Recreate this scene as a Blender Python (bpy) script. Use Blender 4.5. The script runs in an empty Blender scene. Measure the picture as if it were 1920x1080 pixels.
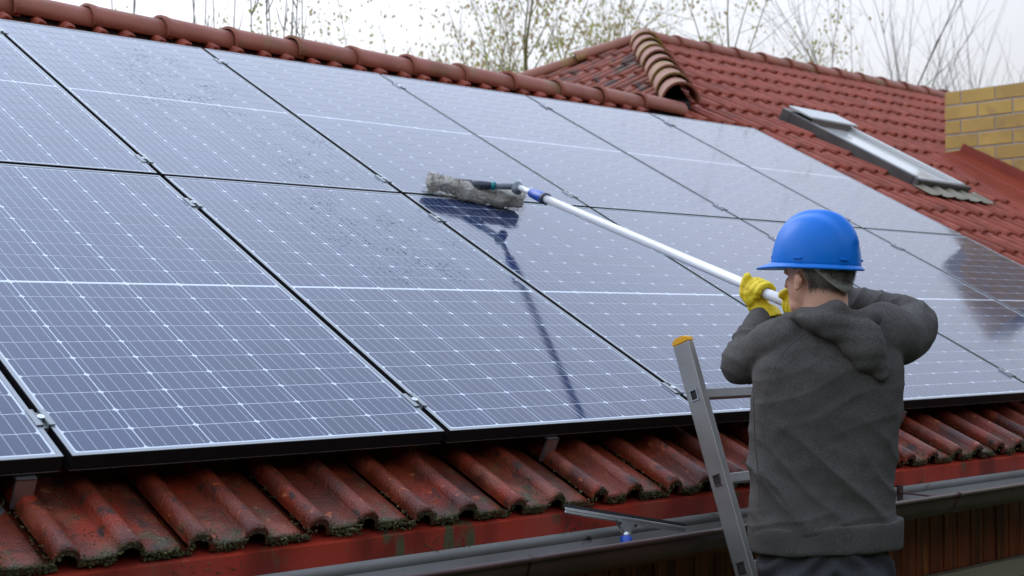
import bpy, bmesh, math, random
from mathutils import Vector, Matrix, noise
random.seed(7)
S = bpy.context.scene
COL = S.collection
R = math.radians
PI = math.pi

# ------------------------------------------------------------------ camera
cam_d = bpy.data.cameras.new('camera')
cam = bpy.data.objects.new('camera', cam_d); COL.objects.link(cam); S.camera = cam
rt = Vector((0.742168, -0.670214, 0.0)).normalized()
fw = Vector((0.670030, 0.741963, 0.023467)).normalized()
up = rt.cross(fw).normalized(); rt = fw.cross(up)
m = Matrix((rt, up, -fw)).transposed().to_4x4()
CAM = Vector((-2.415445, -4.493926, -0.510160))
m.translation = CAM
cam.matrix_world = m
cam_d.sensor_width = 36; cam_d.lens = 36 * 2672.4 / 1920
cam_d.clip_start = .05; cam_d.clip_end = 500
cam_d.dof.use_dof = True; cam_d.dof.focus_distance = 4.0; cam_d.dof.aperture_fstop = 5.6

# ------------------------------------------------------------------ sky (overcast) and sun
w = bpy.data.worlds.new('World'); S.world = w; w.use_nodes = True
nt = w.node_tree; nt.nodes.clear()
N = nt.nodes.new; L = nt.links.new
sky = N('ShaderNodeTexSky'); sky.sky_type = 'NISHITA'; sky.sun_disc = False
sky.sun_elevation = R(40); sky.sun_rotation = R(-9)
tc = N('ShaderNodeTexCoord'); sp_ = N('ShaderNodeSeparateXYZ'); L(tc.outputs['Generated'], sp_.inputs[0])
mr = N('ShaderNodeValToRGB'); L(sp_.outputs['Z'], mr.inputs[0])
e_ = mr.color_ramp.elements; e_[0].position = 0; e_[0].color = (.40,) * 3 + (1,); e_[1].position = 1; e_[1].color = (.64,) * 3 + (1,)
q_ = mr.color_ramp.elements.new(.22); q_.color = (.56,) * 3 + (1,); q_ = mr.color_ramp.elements.new(.5); q_.color = (.86,) * 3 + (1,)
dt = N('ShaderNodeVectorMath'); dt.operation = 'DOT_PRODUCT'; L(tc.outputs['Generated'], dt.inputs[0]); dt.inputs[1].default_value = (-.12, .76, .64)
m3 = N('ShaderNodeMapRange'); L(dt.outputs['Value'], m3.inputs['Value']); m3.inputs['From Min'].default_value = .35; m3.inputs['From Max'].default_value = 1
m3.inputs['To Min'].default_value = 17.5; m3.inputs['To Max'].default_value = 31
nz = N('ShaderNodeTexNoise'); L(tc.outputs['Generated'], nz.inputs['Vector']); nz.inputs['Scale'].default_value = 2.2; nz.inputs['Detail'].default_value = 3
mr2 = N('ShaderNodeMapRange'); L(nz.outputs['Fac'], mr2.inputs['Value'])
mr2.inputs['From Min'].default_value = .3; mr2.inputs['From Max'].default_value = .7
mr2.inputs['To Min'].default_value = .92; mr2.inputs['To Max'].default_value = 1.08
mu = N('ShaderNodeMath'); mu.operation = 'MULTIPLY'; L(mr.outputs[0], mu.inputs[0]); L(mr2.outputs[0], mu.inputs[1])
mu2 = N('ShaderNodeMath'); mu2.operation = 'MULTIPLY'; L(mu.outputs[0], mu2.inputs[0]); L(m3.outputs[0], mu2.inputs[1]); mu = mu2
cl = N('ShaderNodeVectorMath'); cl.operation = 'SCALE'; L(mu.outputs[0], cl.inputs['Scale'])
tn = N('ShaderNodeMix'); tn.data_type = 'RGBA'; tf = N('ShaderNodeMapRange'); L(sp_.outputs['Z'], tf.inputs['Value']); tf.inputs['From Min'].default_value = .12; tf.inputs['From Max'].default_value = .72
L(tf.outputs[0], tn.inputs[0]); tn.inputs[6].default_value = (.955, .955, .975, 1); tn.inputs[7].default_value = (.77, .90, 1.17, 1); L(tn.outputs[2], cl.inputs[0])
mx = N('ShaderNodeMix'); mx.data_type = 'RGBA'; mx.inputs[0].default_value = .90
L(sky.outputs[0], mx.inputs[6]); L(cl.outputs[0], mx.inputs[7])
bg = N('ShaderNodeBackground'); bg.inputs['Strength'].default_value = .1; L(mx.outputs[2], bg.inputs[0])
ow = N('ShaderNodeOutputWorld'); L(bg.outputs[0], ow.inputs[0])
sd = bpy.data.lights.new('sun', 'SUN'); sd.energy = .6; sd.angle = R(25); sd.color = (1, .97, .93)
sun = bpy.data.objects.new('sun', sd); COL.objects.link(sun)
az = R(-9)                                                     # sun direction, from +y towards -x
sdir = Vector((math.sin(az) * math.cos(R(40)), math.cos(az) * math.cos(R(40)), math.sin(R(40))))
sun.rotation_euler = (-sdir).to_track_quat('-Z', 'Y').to_euler()
S.view_settings.view_transform = 'Standard'; S.view_settings.look = 'None'
S.view_settings.exposure = 0; S.view_settings.gamma = 1; S.view_settings.use_curve_mapping = False
S.render.engine = 'CYCLES'
S.cycles.max_bounces = 8; S.cycles.transparent_max_bounces = 8

# ------------------------------------------------------------------ helpers
PITCH = R(27.05)
ROOF = Matrix.Rotation(PITCH, 4, 'X')                            # roof frame: x along eave, y up the slope, z out of it
def RP(x, v, z): return ROOF @ Vector((x, v, z))

def mat(name, col=(.5, .5, .5), rough=.5, metal=0, vary=None, scale=8, bump=0, bscale=60, coat=0, spec=.5, detail=4, coord='Object', stretch=(1, 1, 1), extra=None, rvary=0):
    M = bpy.data.materials.new(name); M.use_nodes = True
    t = M.node_tree; b = t.nodes['Principled BSDF']
    b.inputs['Base Color'].default_value = (*col, 1); b.inputs['Roughness'].default_value = rough
    b.inputs['Metallic'].default_value = metal; b.inputs['Coat Weight'].default_value = coat
    b.inputs['Specular IOR Level'].default_value = spec
    tc = t.nodes.new('ShaderNodeTexCoord'); mp = t.nodes.new('ShaderNodeMapping'); mp.inputs['Scale'].default_value = stretch
    oi = t.nodes.new('ShaderNodeObjectInfo')
    if coord == 'World':
        g = t.nodes.new('ShaderNodeNewGeometry'); t.links.new(g.outputs['Position'], mp.inputs[0])
    else:
        t.links.new(tc.outputs[coord], mp.inputs[0])
    src = mp.outputs[0]
    if vary:
        # list of (colour, low, high, scale, detail) noise-masked layers
        cur = None
        for i, (c2, lo, hi, sc, de) in enumerate(vary):
            n = t.nodes.new('ShaderNodeTexNoise'); n.noise_dimensions = '4D'
            t.links.new(src, n.inputs['Vector']); n.inputs['Scale'].default_value = sc; n.inputs['Detail'].default_value = de
            ma = t.nodes.new('ShaderNodeMath'); ma.operation = 'MULTIPLY_ADD'
            t.links.new(oi.outputs['Random'], ma.inputs[0]); ma.inputs[1].default_value = 40 if coord != 'World' else 0; ma.inputs[2].default_value = i * 7.3
            t.links.new(ma.outputs[0], n.inputs['W'])
            r = t.nodes.new('ShaderNodeMapRange'); t.links.new(n.outputs['Fac'], r.inputs['Value'])
            r.inputs['From Min'].default_value = lo; r.inputs['From Max'].default_value = hi
            x = t.nodes.new('ShaderNodeMix'); x.data_type = 'RGBA'; t.links.new(r.outputs[0], x.inputs[0])
            if cur is None: x.inputs[6].default_value = (*col, 1)
            else: t.links.new(cur, x.inputs[6])
            x.inputs[7].default_value = (*c2, 1); cur = x.outputs[2]
        t.links.new(cur, b.inputs['Base Color'])
    if bump:
        n = t.nodes.new('ShaderNodeTexNoise'); t.links.new(src, n.inputs['Vector']); n.inputs['Scale'].default_value = bscale; n.inputs['Detail'].default_value = detail
        bp = t.nodes.new('ShaderNodeBump'); bp.inputs['Strength'].default_value = bump; bp.inputs['Distance'].default_value = .01
        t.links.new(n.outputs['Fac'], bp.inputs['Height']); t.links.new(bp.outputs[0], b.inputs['Normal'])
        if rvary:
            r = t.nodes.new('ShaderNodeMapRange'); t.links.new(n.outputs['Fac'], r.inputs['Value'])
            r.inputs['To Min'].default_value = max(0, rough - rvary); r.inputs['To Max'].default_value = min(1, rough + rvary)
            t.links.new(r.outputs[0], b.inputs['Roughness'])
    if extra: extra(t, b, src)
    return M

def link(name, mesh, parent=None, mats=None, smooth=False):
    o = bpy.data.objects.new(name, mesh); COL.objects.link(o)
    if parent: o.parent = parent
    if mats is not None and not mesh.materials:
        for m_ in (mats if isinstance(mats, (list, tuple)) else [mats]): mesh.materials.append(m_)
    if smooth:
        for p in mesh.polygons: p.use_smooth = True
    return o
def tag(o, label=None, cat=None, group=None, kind=None):
    if label: o['label'] = label
    if cat: o['category'] = cat
    if group: o['group'] = group
    if kind: o['kind'] = kind
    return o
def empty(name, loc=(0, 0, 0), mtx=None):
    o = bpy.data.objects.new(name, None); COL.objects.link(o); o.empty_display_size = .1
    if mtx is not None: o.matrix_world = mtx
    else: o.location = loc
    return o
def fin(bm, name, parent=None, m_=None, smooth=False):
    me = bpy.data.meshes.new(name); bmesh.ops.recalc_face_normals(bm, faces=bm.faces[:]); bm.to_mesh(me); bm.free()
    return link(name, me, parent, m_, smooth)
def box(bm, lo, hi, mi=0, mtx=None, bev=0):
    vs = [Vector((x, y, z)) for x in (lo[0], hi[0]) for y in (lo[1], hi[1]) for z in (lo[2], hi[2])]
    if mtx is not None: vs = [mtx @ v for v in vs]
    v = [bm.verts.new(p) for p in vs]
    fs = [bm.faces.new([v[i] for i in f]) for f in ((0, 1, 3, 2), (4, 6, 7, 5), (0, 4, 5, 1), (2, 3, 7, 6), (0, 2, 6, 4), (1, 5, 7, 3))]
    for f in fs: f.material_index = mi
    if bev:
        es = list({e for f in fs for e in f.edges})
        bmesh.ops.bevel(bm, geom=es, offset=bev, segments=2, affect='EDGES', profile=.5)
    return v
def tube(bm, pts, rad, seg=12, caps=True, mi=0, sx=1):
    pts = [Vector(p) for p in pts]; n = len(pts)
    if not isinstance(rad, (list, tuple)): rad = [rad] * n
    rings = []; prev = None
    for i, p in enumerate(pts):
        t = (pts[min(i + 1, n - 1)] - pts[max(i - 1, 0)]).normalized()
        if prev is None:
            a = t.orthogonal().normalized()
        else:
            a = (prev - t * prev.dot(t)).normalized()
        prev = a; b = t.cross(a)
        rings.append([bm.verts.new(p + (a * math.cos(2 * PI * k / seg) * sx + b * math.sin(2 * PI * k / seg)) * rad[i]) for k in range(seg)])
    for i in range(n - 1):
        for k in range(seg):
            f = bm.faces.new((rings[i][k], rings[i][(k + 1) % seg], rings[i + 1][(k + 1) % seg], rings[i + 1][k])); f.material_index = mi
    if caps:
        f = bm.faces.new(rings[0][::-1]); f.material_index = mi
        f = bm.faces.new(rings[-1]); f.material_index = mi
    return rings
def extrude_profile(bm, prof, a, b, closed=True, mi=0, fr=None):
    """prof: list of (y,z); swept along x from a to b (fr: frame matrix)"""
    def P(x, q):
        v = Vector((x, q[0], q[1])); return fr @ v if fr is not None else v
    A = [bm.verts.new(P(a, q)) for q in prof]; B = [bm.verts.new(P(b, q)) for q in prof]
    n = len(prof)
    for i in range(n if closed else n - 1):
        j = (i + 1) % n
        f = bm.faces.new((A[i], A[j], B[j], B[i])); f.material_index = mi
    if closed:
        f = bm.faces.new(A[::-1]); f.material_index = mi; f = bm.faces.new(B); f.material_index = mi
def smooth_path(pts, k=6):
    out = []; n = len(pts); P = [Vector(p) for p in pts]
    for i in range(n - 1):
        p0, p1, p2, p3 = P[max(i - 1, 0)], P[i], P[i + 1], P[min(i + 2, n - 1)]
        for s in range(k):
            t = s / k
            out.append(.5 * ((2 * p1) + (p2 - p0) * t + (2 * p0 - 5 * p1 + 4 * p2 - p3) * t * t + (3 * p1 - p0 - 3 * p2 + p3) * t ** 3))
    out.append(P[-1]); return out
def seen(p, mg=60):
    """is a world point inside the photograph (with a margin), and how far away"""
    q = Vector(p) - CAM; d = q.dot(fw)
    if d < .2: return False, d
    u = 960 + 2672 * q.dot(rt) / d; v = 540 - 2672 * q.dot(up) / d
    return (-mg < u < 1920 + mg and -mg < v < 1080 + mg), d

# ------------------------------------------------------------------ materials
def wetband(t, b, src): pass
M_tile = mat('tile_red', (.300, .062, .032), .55, spec=.25, vary=[((.20, .044, .024), .42, .68, 5, 4), ((.36, .090, .055), .52, .72, 9, 3), ((.10, .060, .035), .62, .76, 14, 5)], bump=.35, bscale=120, rvary=.15)
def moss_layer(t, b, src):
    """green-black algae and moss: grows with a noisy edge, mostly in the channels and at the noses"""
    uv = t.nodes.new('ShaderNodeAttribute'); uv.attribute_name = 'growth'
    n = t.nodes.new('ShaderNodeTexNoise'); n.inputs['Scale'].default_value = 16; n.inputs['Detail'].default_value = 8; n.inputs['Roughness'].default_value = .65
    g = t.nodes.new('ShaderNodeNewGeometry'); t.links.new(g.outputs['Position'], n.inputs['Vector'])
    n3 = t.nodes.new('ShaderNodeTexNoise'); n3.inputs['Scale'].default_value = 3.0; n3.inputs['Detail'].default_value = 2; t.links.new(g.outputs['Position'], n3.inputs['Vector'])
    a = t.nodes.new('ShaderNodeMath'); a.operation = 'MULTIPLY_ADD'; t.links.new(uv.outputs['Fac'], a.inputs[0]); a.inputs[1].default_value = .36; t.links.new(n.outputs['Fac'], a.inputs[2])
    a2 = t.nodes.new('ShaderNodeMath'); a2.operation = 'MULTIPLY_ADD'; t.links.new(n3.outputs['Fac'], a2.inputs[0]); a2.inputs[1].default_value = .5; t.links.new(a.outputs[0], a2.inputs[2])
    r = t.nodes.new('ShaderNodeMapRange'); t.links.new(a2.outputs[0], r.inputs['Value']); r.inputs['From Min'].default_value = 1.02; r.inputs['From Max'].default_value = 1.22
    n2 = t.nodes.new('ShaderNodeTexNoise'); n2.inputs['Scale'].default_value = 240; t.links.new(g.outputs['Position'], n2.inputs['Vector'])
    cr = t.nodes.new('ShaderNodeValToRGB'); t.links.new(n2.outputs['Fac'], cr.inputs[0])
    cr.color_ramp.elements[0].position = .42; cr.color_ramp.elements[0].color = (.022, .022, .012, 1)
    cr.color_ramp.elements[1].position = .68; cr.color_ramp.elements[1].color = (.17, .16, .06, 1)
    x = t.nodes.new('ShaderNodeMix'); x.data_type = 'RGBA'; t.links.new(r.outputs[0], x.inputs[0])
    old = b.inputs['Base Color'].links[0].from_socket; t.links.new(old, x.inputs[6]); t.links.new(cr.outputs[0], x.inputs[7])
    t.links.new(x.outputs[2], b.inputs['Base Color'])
M_eave = mat('tile_red_mossy', (.20, .031, .011), .38, spec=.4, vary=[((.060, .015, .008), .40, .66, 6, 6), ((.34, .09, .045), .54, .74, 9, 5), ((.34, .028, .006), .56, .72, 5, 4), ((.05, .020, .012), .56, .66, 24, 8), ((.42, .11, .035), .64, .70, 38, 6)], bump=.45, bscale=150, rvary=.2, extra=moss_layer)
M_ridge = mat('ridge_clay', (.33, .105, .066), .55, spec=.3, vary=[((.24, .075, .045), .42, .65, 4, 4), ((.22, .15, .06), .56, .74, 6, 5)], bump=.3, bscale=100)
M_hip = mat('hip_clay_lichen', (.27, .095, .055), .6, vary=[((.29, .18, .04), .48, .64, 4, 4), ((.10, .085, .06), .60, .74, 9, 5)], bump=.3, bscale=90)
M_hipface = mat('tile_old_lichen', (.27, .075, .045), .6, spec=.25, vary=[((.10, .065, .05), .46, .64, 6, 5), ((.22, .16, .05), .60, .72, 10, 5)], bump=.3, bscale=90)
M_mortar = mat('dark_mortar', (.035, .030, .028), .9, bump=.4, bscale=50)
M_under = mat('roof_underlay', (.030, .022, .020), .9, bump=.3, bscale=30)
M_flash = mat('red_metal_flashing', (.26, .045, .024), .6, spec=.2, vary=[((.18, .030, .018), .4, .7, 3, 4)], coord='World', bump=.05, bscale=20)
def drips(t, b, src): pass
M_fascia = mat('red_drip_metal', (.44, .045, .024), .34, vary=[((.20, .024, .014), .45, .62, 7, 5), ((.40, .07, .045), .55, .70, 5, 3), ((.10, .095, .045), .59, .66, 16, 9)], coord='World', stretch=(1, 1, .35), bump=.12, bscale=90)
M_gutter_in = mat('gutter_grey', (.24, .235, .22), .7, spec=.2, vary=[((.17, .165, .15), .45, .65, 6, 5), ((.04, .04, .035), .66, .72, 30, 6)], coord='World', stretch=(.4, 1, 1), bump=.05)
M_gutter = mat('gutter_brown', (.075, .034, .028), .36, vary=[((.05, .024, .020), .4, .6, 5, 4)], coord='World', bump=.05, bscale=40)
M_plank = mat('stained_cladding', (.24, .050, .014), .55, spec=.25, vary=[((.09, .022, .008), .40, .62, 3, 6), ((.38, .12, .022), .55, .72, 5, 5)], stretch=(9, 9, .6), bump=.2, bscale=30)
M_khaki = mat('window_head_paint', (.30, .27, .19), .55, vary=[((.24, .21, .14), .4, .7, 4, 4)], coord='World')
M_glassdark = mat('window_pane', (.02, .022, .025), .05)
M_frame = mat('panel_frame_anodised', (.27, .29, .30), .34, metal=.6, bump=.02, bscale=200)
M_fside = mat('frame_side_shade', (.010, .010, .012), .5, spec=.2)  # side faces darker than the lip: their shade is put into the colour
M_rail = mat('aluminium_rail', (.40, .40, .40), .4, metal=.9)
M_bolt = mat('steel_bolt', (.75, .76, .78), .25, metal=1)
M_ladder = mat('ladder_aluminium', (.40, .39, .375), .42, metal=.7, vary=[((.33, .32, .305), .4, .62, 5, 5), ((.22, .21, .19), .66, .74, 12, 6)], coord='World', bump=.06, bscale=220, rvary=.1)
M_yellowcap = mat('yellow_plastic', (.86, .42, .012), .45, bump=.1, bscale=80)
M_dark = mat('hole_shade_and_screw', (.02, .018, .016), .8)
M_brick = mat('yellow_brick', (.60, .40, .105), .75, vary=[((.44, .29, .085), .38, .62, 2, 4), ((.30, .21, .09), .56, .74, 5, 6), ((.20, .15, .09), .64, .76, 14, 6)], bump=.3, bscale=70)
M_mort = mat('brick_mortar', (.42, .39, .35), .9, bump=.4, bscale=90)
M_winframe = mat('skylight_cladding', (.055, .054, .052), .38, vary=[((.08, .08, .075), .4, .6, 5, 3)], bump=.05)
M_lead = mat('lead_apron', (.27, .24, .17), .7, vary=[((.17, .15, .10), .45, .7, 7, 4)], coord='World', bump=.2, bscale=30)
M_blind = mat('white_blind', (.50, .50, .48), .4, bump=.02)
M_white = mat('white_pole_paint', (.78, .79, .80), .22, coat=.3)
M_blueplastic = mat('blue_plastic', (.015, .075, .42), .35, bump=.02)
M_teal = mat('teal_ring', (.0, .22, .24), .35)
M_greyplastic = mat('grey_plastic', (.17, .20, .23), .4)
M_darkplastic = mat('dark_plastic', (.03, .04, .06), .4)
M_helmet = mat('blue_helmet', (.001, .160, .62), .40, spec=.22, coat=.04, bump=.015, bscale=300)
M_band = mat('grey_headband', (.45, .44, .40), .6, bump=.1)
M_glove = mat('yellow_glove', (.80, .60, .008), .6, vary=[((.70, .46, .005), .45, .7, 30, 4)], bump=.3, bscale=140)
M_skin = mat('skin', (.74, .41, .28), .5, vary=[((.68, .32, .20), .45, .7, 14, 4)], bump=.08, bscale=300)
M_hair = mat('short_hair', (.15, .115, .09), .7, vary=[((.34, .32, .29), .42, .66, 30, 5), ((.05, .032, .022), .55, .72, 14, 4)], stretch=(1, 1, .35), bump=.9, bscale=260)
def fabric(name, c1, c2, c3):
    return mat(name, c1, .92, vary=[(c2, .40, .62, 260, 3), (c3, .50, .75, 6, 4)], bump=.3, bscale=420, spec=.15, stretch=(1, 1, 2.2))
M_hoodie = fabric('charcoal_melange', (.118, .108, .098), (.062, .058, .055), (.090, .083, .076))
M_pants = fabric('dark_grey_trousers', (.060, .060, .064), (.036, .036, .039), (.066, .066, .069))
M_boot = mat('black_boot', (.02, .018, .016), .5)
M_fleece = mat('grey_fleece', (.60, .565, .50), .95, vary=[((.36, .33, .28), .45, .66, 16, 6), ((.76, .74, .70), .55, .75, 40, 4)], bump=.7, bscale=130, spec=.1)
M_rubber = mat('black_rubber', (.012, .012, .012), .5)
M_steel = mat('brushed_steel', (.62, .63, .63), .28, metal=1, vary=[((.42, .43, .43), .4, .6, 3, 4)], coord='World', stretch=(1, 1, 6))
M_bark_y = mat('mossy_bark', (.26, .225, .06), .85, vary=[((.16, .13, .07), .4, .65, 3, 5)], coord='World', bump=.5, bscale=20)
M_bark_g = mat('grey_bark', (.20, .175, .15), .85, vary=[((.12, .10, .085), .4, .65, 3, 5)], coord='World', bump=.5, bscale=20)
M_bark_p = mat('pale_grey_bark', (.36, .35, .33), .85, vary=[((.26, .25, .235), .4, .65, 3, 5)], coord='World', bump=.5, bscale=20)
def leafmat(name, c, c2):
    def thin(t, b, src):                                          # light comes through thin leaves
        tr = t.nodes.new('ShaderNodeBsdfTranslucent'); mx_ = t.nodes.new('ShaderNodeMixShader'); mx_.inputs[0].default_value = .55
        t.links.new(b.inputs['Base Color'].links[0].from_socket, tr.inputs[0])
        out = t.nodes['Material Output']; t.links.new(b.outputs[0], mx_.inputs[1]); t.links.new(tr.outputs[0], mx_.inputs[2]); t.links.new(mx_.outputs[0], out.inputs[0])
    return mat(name, c, .7, vary=[(c2, .35, .65, 1.2, 3)], coord='World', extra=thin)
M_leafg = leafmat('spring_leaf', (.36, .42, .10), (.46, .40, .14))
M_leafb = leafmat('dry_samara', (.48, .33, .20), (.40, .32, .16))
M_grass = mat('lawn', (.05, .08, .025), .9, vary=[((.08, .09, .03), .4, .6, .4, 5)], coord='World', bump=.5, bscale=8)
M_wallr = mat('render_wall', (.30, .27, .22), .85, coord='World', bump=.2)

# panel glass: cells and back sheet lie under the same glass, so both carry its gloss
def plane_coords(t):
    """position of a point in the roof's own frame"""
    g = t.nodes.new('ShaderNodeNewGeometry'); v = t.nodes.new('ShaderNodeMapping'); v.vector_type = 'POINT'
    v.inputs['Rotation'].default_value = (-PITCH, 0, 0); t.links.new(g.outputs['Position'], v.inputs[0]); return v.outputs[0]
def dirt(t, b, src):
    """dried drops and wet film, in a few places of the array"""
    pc = plane_coords(t)
    mask = None
    for (cx, cy, rx, ry, rot) in [(.58, 1.10, .42, .66, -.25), (.80, .35, .30, .55, -.5), (.62, -.36, .50, .36, -.35), (.55, -.75, .35, .35, 0), (-.35, 1.2, .35, .5, 0)]:
        mp = t.nodes.new('ShaderNodeMapping'); mp.vector_type = 'TEXTURE'
        mp.inputs['Location'].default_value = (cx, cy, 0); mp.inputs['Rotation'].default_value = (0, 0, rot); mp.inputs['Scale'].default_value = (rx, ry, 1)
        t.links.new(pc, mp.inputs[0]); ln = t.nodes.new('ShaderNodeVectorMath'); ln.operation = 'LENGTH'; t.links.new(mp.outputs[0], ln.inputs[0])
        r = t.nodes.new('ShaderNodeMapRange'); t.links.new(ln.outputs['Value'], r.inputs['Value']); r.inputs['From Min'].default_value = 1.0; r.inputs['From Max'].default_value = .55
        if mask is None: mask = r.outputs[0]
        else:
            mm = t.nodes.new('ShaderNodeMath'); mm.operation = 'MAXIMUM'; t.links.new(mask, mm.inputs[0]); t.links.new(r.outputs[0], mm.inputs[1]); mask = mm.outputs[0]
    wob = t.nodes.new('ShaderNodeTexNoise'); wob.inputs['Scale'].default_value = 5; wob.inputs['Detail'].default_value = 6; t.links.new(pc, wob.inputs['Vector'])
    mm = t.nodes.new('ShaderNodeMath'); mm.operation = 'MULTIPLY'; t.links.new(mask, mm.inputs[0])
    wr = t.nodes.new('ShaderNodeMapRange'); t.links.new(wob.outputs['Fac'], wr.inputs['Value']); wr.inputs['From Min'].default_value = .38; wr.inputs['From Max'].default_value = .62
    t.links.new(wr.outputs[0], mm.inputs[1]); mask = mm.outputs[0]
    vo = t.nodes.new('ShaderNodeTexVoronoi'); vo.inputs['Scale'].default_value = 80; vo.inputs['Randomness'].default_value = 1
    t.links.new(pc, vo.inputs['Vector'])
    rr = t.nodes.new('ShaderNodeSeparateColor'); t.links.new(vo.outputs['Color'], rr.inputs[0])
    rad = t.nodes.new('ShaderNodeMath'); rad.operation = 'MULTIPLY'; t.links.new(rr.outputs[0], rad.inputs[0]); rad.inputs[1].default_value = .42
    ls = t.nodes.new('ShaderNodeMath'); ls.operation = 'LESS_THAN'; t.links.new(vo.outputs['Distance'], ls.inputs[0]); t.links.new(rad.outputs[0], ls.inputs[1])
    dm = t.nodes.new('ShaderNodeMath'); dm.operation = 'MULTIPLY'; t.links.new(ls.outputs[0], dm.inputs[0]); t.links.new(mask, dm.inputs[1])
    # drops scatter the glass's reflection
    fl = t.nodes.new('ShaderNodeTexNoise'); fl.inputs['Scale'].default_value = 2.5; fl.inputs['Detail'].default_value = 5; t.links.new(pc, fl.inputs['Vector'])
    base = t.nodes.new('ShaderNodeMapRange'); t.links.new(fl.outputs['Fac'], base.inputs['Value']); base.inputs['From Min'].default_value = .3; base.inputs['From Max'].default_value = .7
    base.inputs['To Min'].default_value = .035; base.inputs['To Max'].default_value = .11
    ra = t.nodes.new('ShaderNodeMath'); ra.operation = 'MULTIPLY_ADD'; t.links.new(dm.outputs[0], ra.inputs[0]); ra.inputs[1].default_value = .5; t.links.new(base.outputs[0], ra.inputs[2])
    t.links.new(ra.outputs[0], b.inputs['Roughness'])
    bb = t.nodes.new('ShaderNodeBump'); bb.inputs['Strength'].default_value = .35; bb.inputs['Distance'].default_value = .0012; t.links.new(dm.outputs[0], bb.inputs['Height'])
    t.links.new(bb.outputs[0], b.inputs['Normal'])
    s_ = t.nodes.new('ShaderNodeMath'); s_.operation = 'MULTIPLY_ADD'; t.links.new(mask, s_.inputs[0]); s_.inputs[1].default_value = -.05; s_.inputs[2].default_value = .5
    s2_ = t.nodes.new('ShaderNodeMath'); s2_.operation = 'MULTIPLY_ADD'; t.links.new(dm.outputs[0], s2_.inputs[0]); s2_.inputs[1].default_value = -.34; t.links.new(s_.outputs[0], s2_.inputs[2]); s_ = s2_
    t.links.new(s_.outputs[0], b.inputs['Specular IOR Level'])
def cellbus(t, b, src):
    sx = t.nodes.new('ShaderNodeSeparateXYZ'); tcn = t.nodes.new('ShaderNodeTexCoord'); t.links.new(tcn.outputs['Object'], sx.inputs[0])
    a = t.nodes.new('ShaderNodeMath'); a.operation = 'MULTIPLY_ADD'; t.links.new(sx.outputs['X'], a.inputs[0]); a.inputs[1].default_value = 5 / .164; a.inputs[2].default_value = 12.5
    fr = t.nodes.new('ShaderNodeMath'); fr.operation = 'FRACT'; t.links.new(a.outputs[0], fr.inputs[0])
    ab = t.nodes.new('ShaderNodeMath'); ab.operation = 'SUBTRACT'; t.links.new(fr.outputs[0], ab.inputs[0]); ab.inputs[1].default_value = .5
    ab2 = t.nodes.new('ShaderNodeMath'); ab2.operation = 'ABSOLUTE'; t.links.new(ab.outputs[0], ab2.inputs[0])
    ls = t.nodes.new('ShaderNodeMath'); ls.operation = 'LESS_THAN'; t.links.new(ab2.outputs[0], ls.inputs[0]); ls.inputs[1].default_value = .022
    oi = t.nodes.new('ShaderNodeObjectInfo')
    x0 = t.nodes.new('ShaderNodeMix'); x0.data_type = 'RGBA'; t.links.new(oi.outputs['Random'], x0.inputs[0])
    x0.inputs[6].default_value = (.009, .022, .070, 1); x0.inputs[7].default_value = (.014, .029, .090, 1)
    x = t.nodes.new('ShaderNodeMix'); x.data_type = 'RGBA'; t.links.new(ls.outputs[0], x.inputs[0]); t.links.new(x0.outputs[2], x.inputs[6]); x.inputs[7].default_value = (.42, .47, .56, 1)
    t.links.new(x.outputs[2], b.inputs['Base Color'])
    dirt(t, b, src)
M_cell = mat('cell_under_glass', (.02, .035, .11), .06, extra=cellbus)
M_back = mat('backsheet_under_glass', (.62, .67, .76), .06, extra=dirt)
for q in (M_cell, M_back): q.node_tree.nodes['Principled BSDF'].inputs['IOR'].default_value = 1.56

# ================================================================== ground
bm = bmesh.new(); bmesh.ops.create_grid(bm, x_segments=24, y_segments=24, size=150)
for v in bm.verts: v.co.z = -3.62
g = fin(bm, 'ground', None, M_grass); g['kind'] = 'structure'

M_shade_hedge = mat('shade_hedge_green', (.030, .045, .016), .9, vary=[((.015, .024, .009), .4, .6, 2, 5)], coord='World', bump=1, bscale=6)  # added out of view behind the camera to shade the eaves and the man
bm = bmesh.new(); bmesh.ops.create_grid(bm, x_segments=90, y_segments=20, size=1)
for v in bm.verts:
    a = v.co.x * 1.45 + PI; t = (v.co.y + 1) / 2; r_ = 10.5 - 1.6 * t ** 3 + .5 * noise.noise(Vector((a * 9, t * 6, 0)))
    v.co = Vector((-1 + r_ * math.sin(a), -3 + r_ * math.cos(a), -3.7 + 6.6 * t + .35 * noise.noise(Vector((a * 7, t * 3, 4)))))
hd_ = fin(bm, 'unseen_shade_hedge', None, M_shade_hedge, True); hd_['kind'] = 'stuff'
sd_m = hd_.modifiers.new('t', 'SOLIDIFY'); sd_m.thickness = 1.2; sd_m.offset = 1

# ================================================================== the house and its roof
house = empty('house', (0, 0, -3.6))
tag(house, 'low house with red roll tile roof, brown gutter and dark red boarded wall', 'house')
HI = Matrix.Translation(Vector((0, 0, -3.6))).inverted()
def hchild(o):
    if o.parent is None:
        o.parent = house; o.matrix_parent_inverse = HI.copy()
    return o
SURF = -.135                                                     # channel level of the tiles below the panel glass
ALEN, ATILT = .40, R(3.6)

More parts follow.
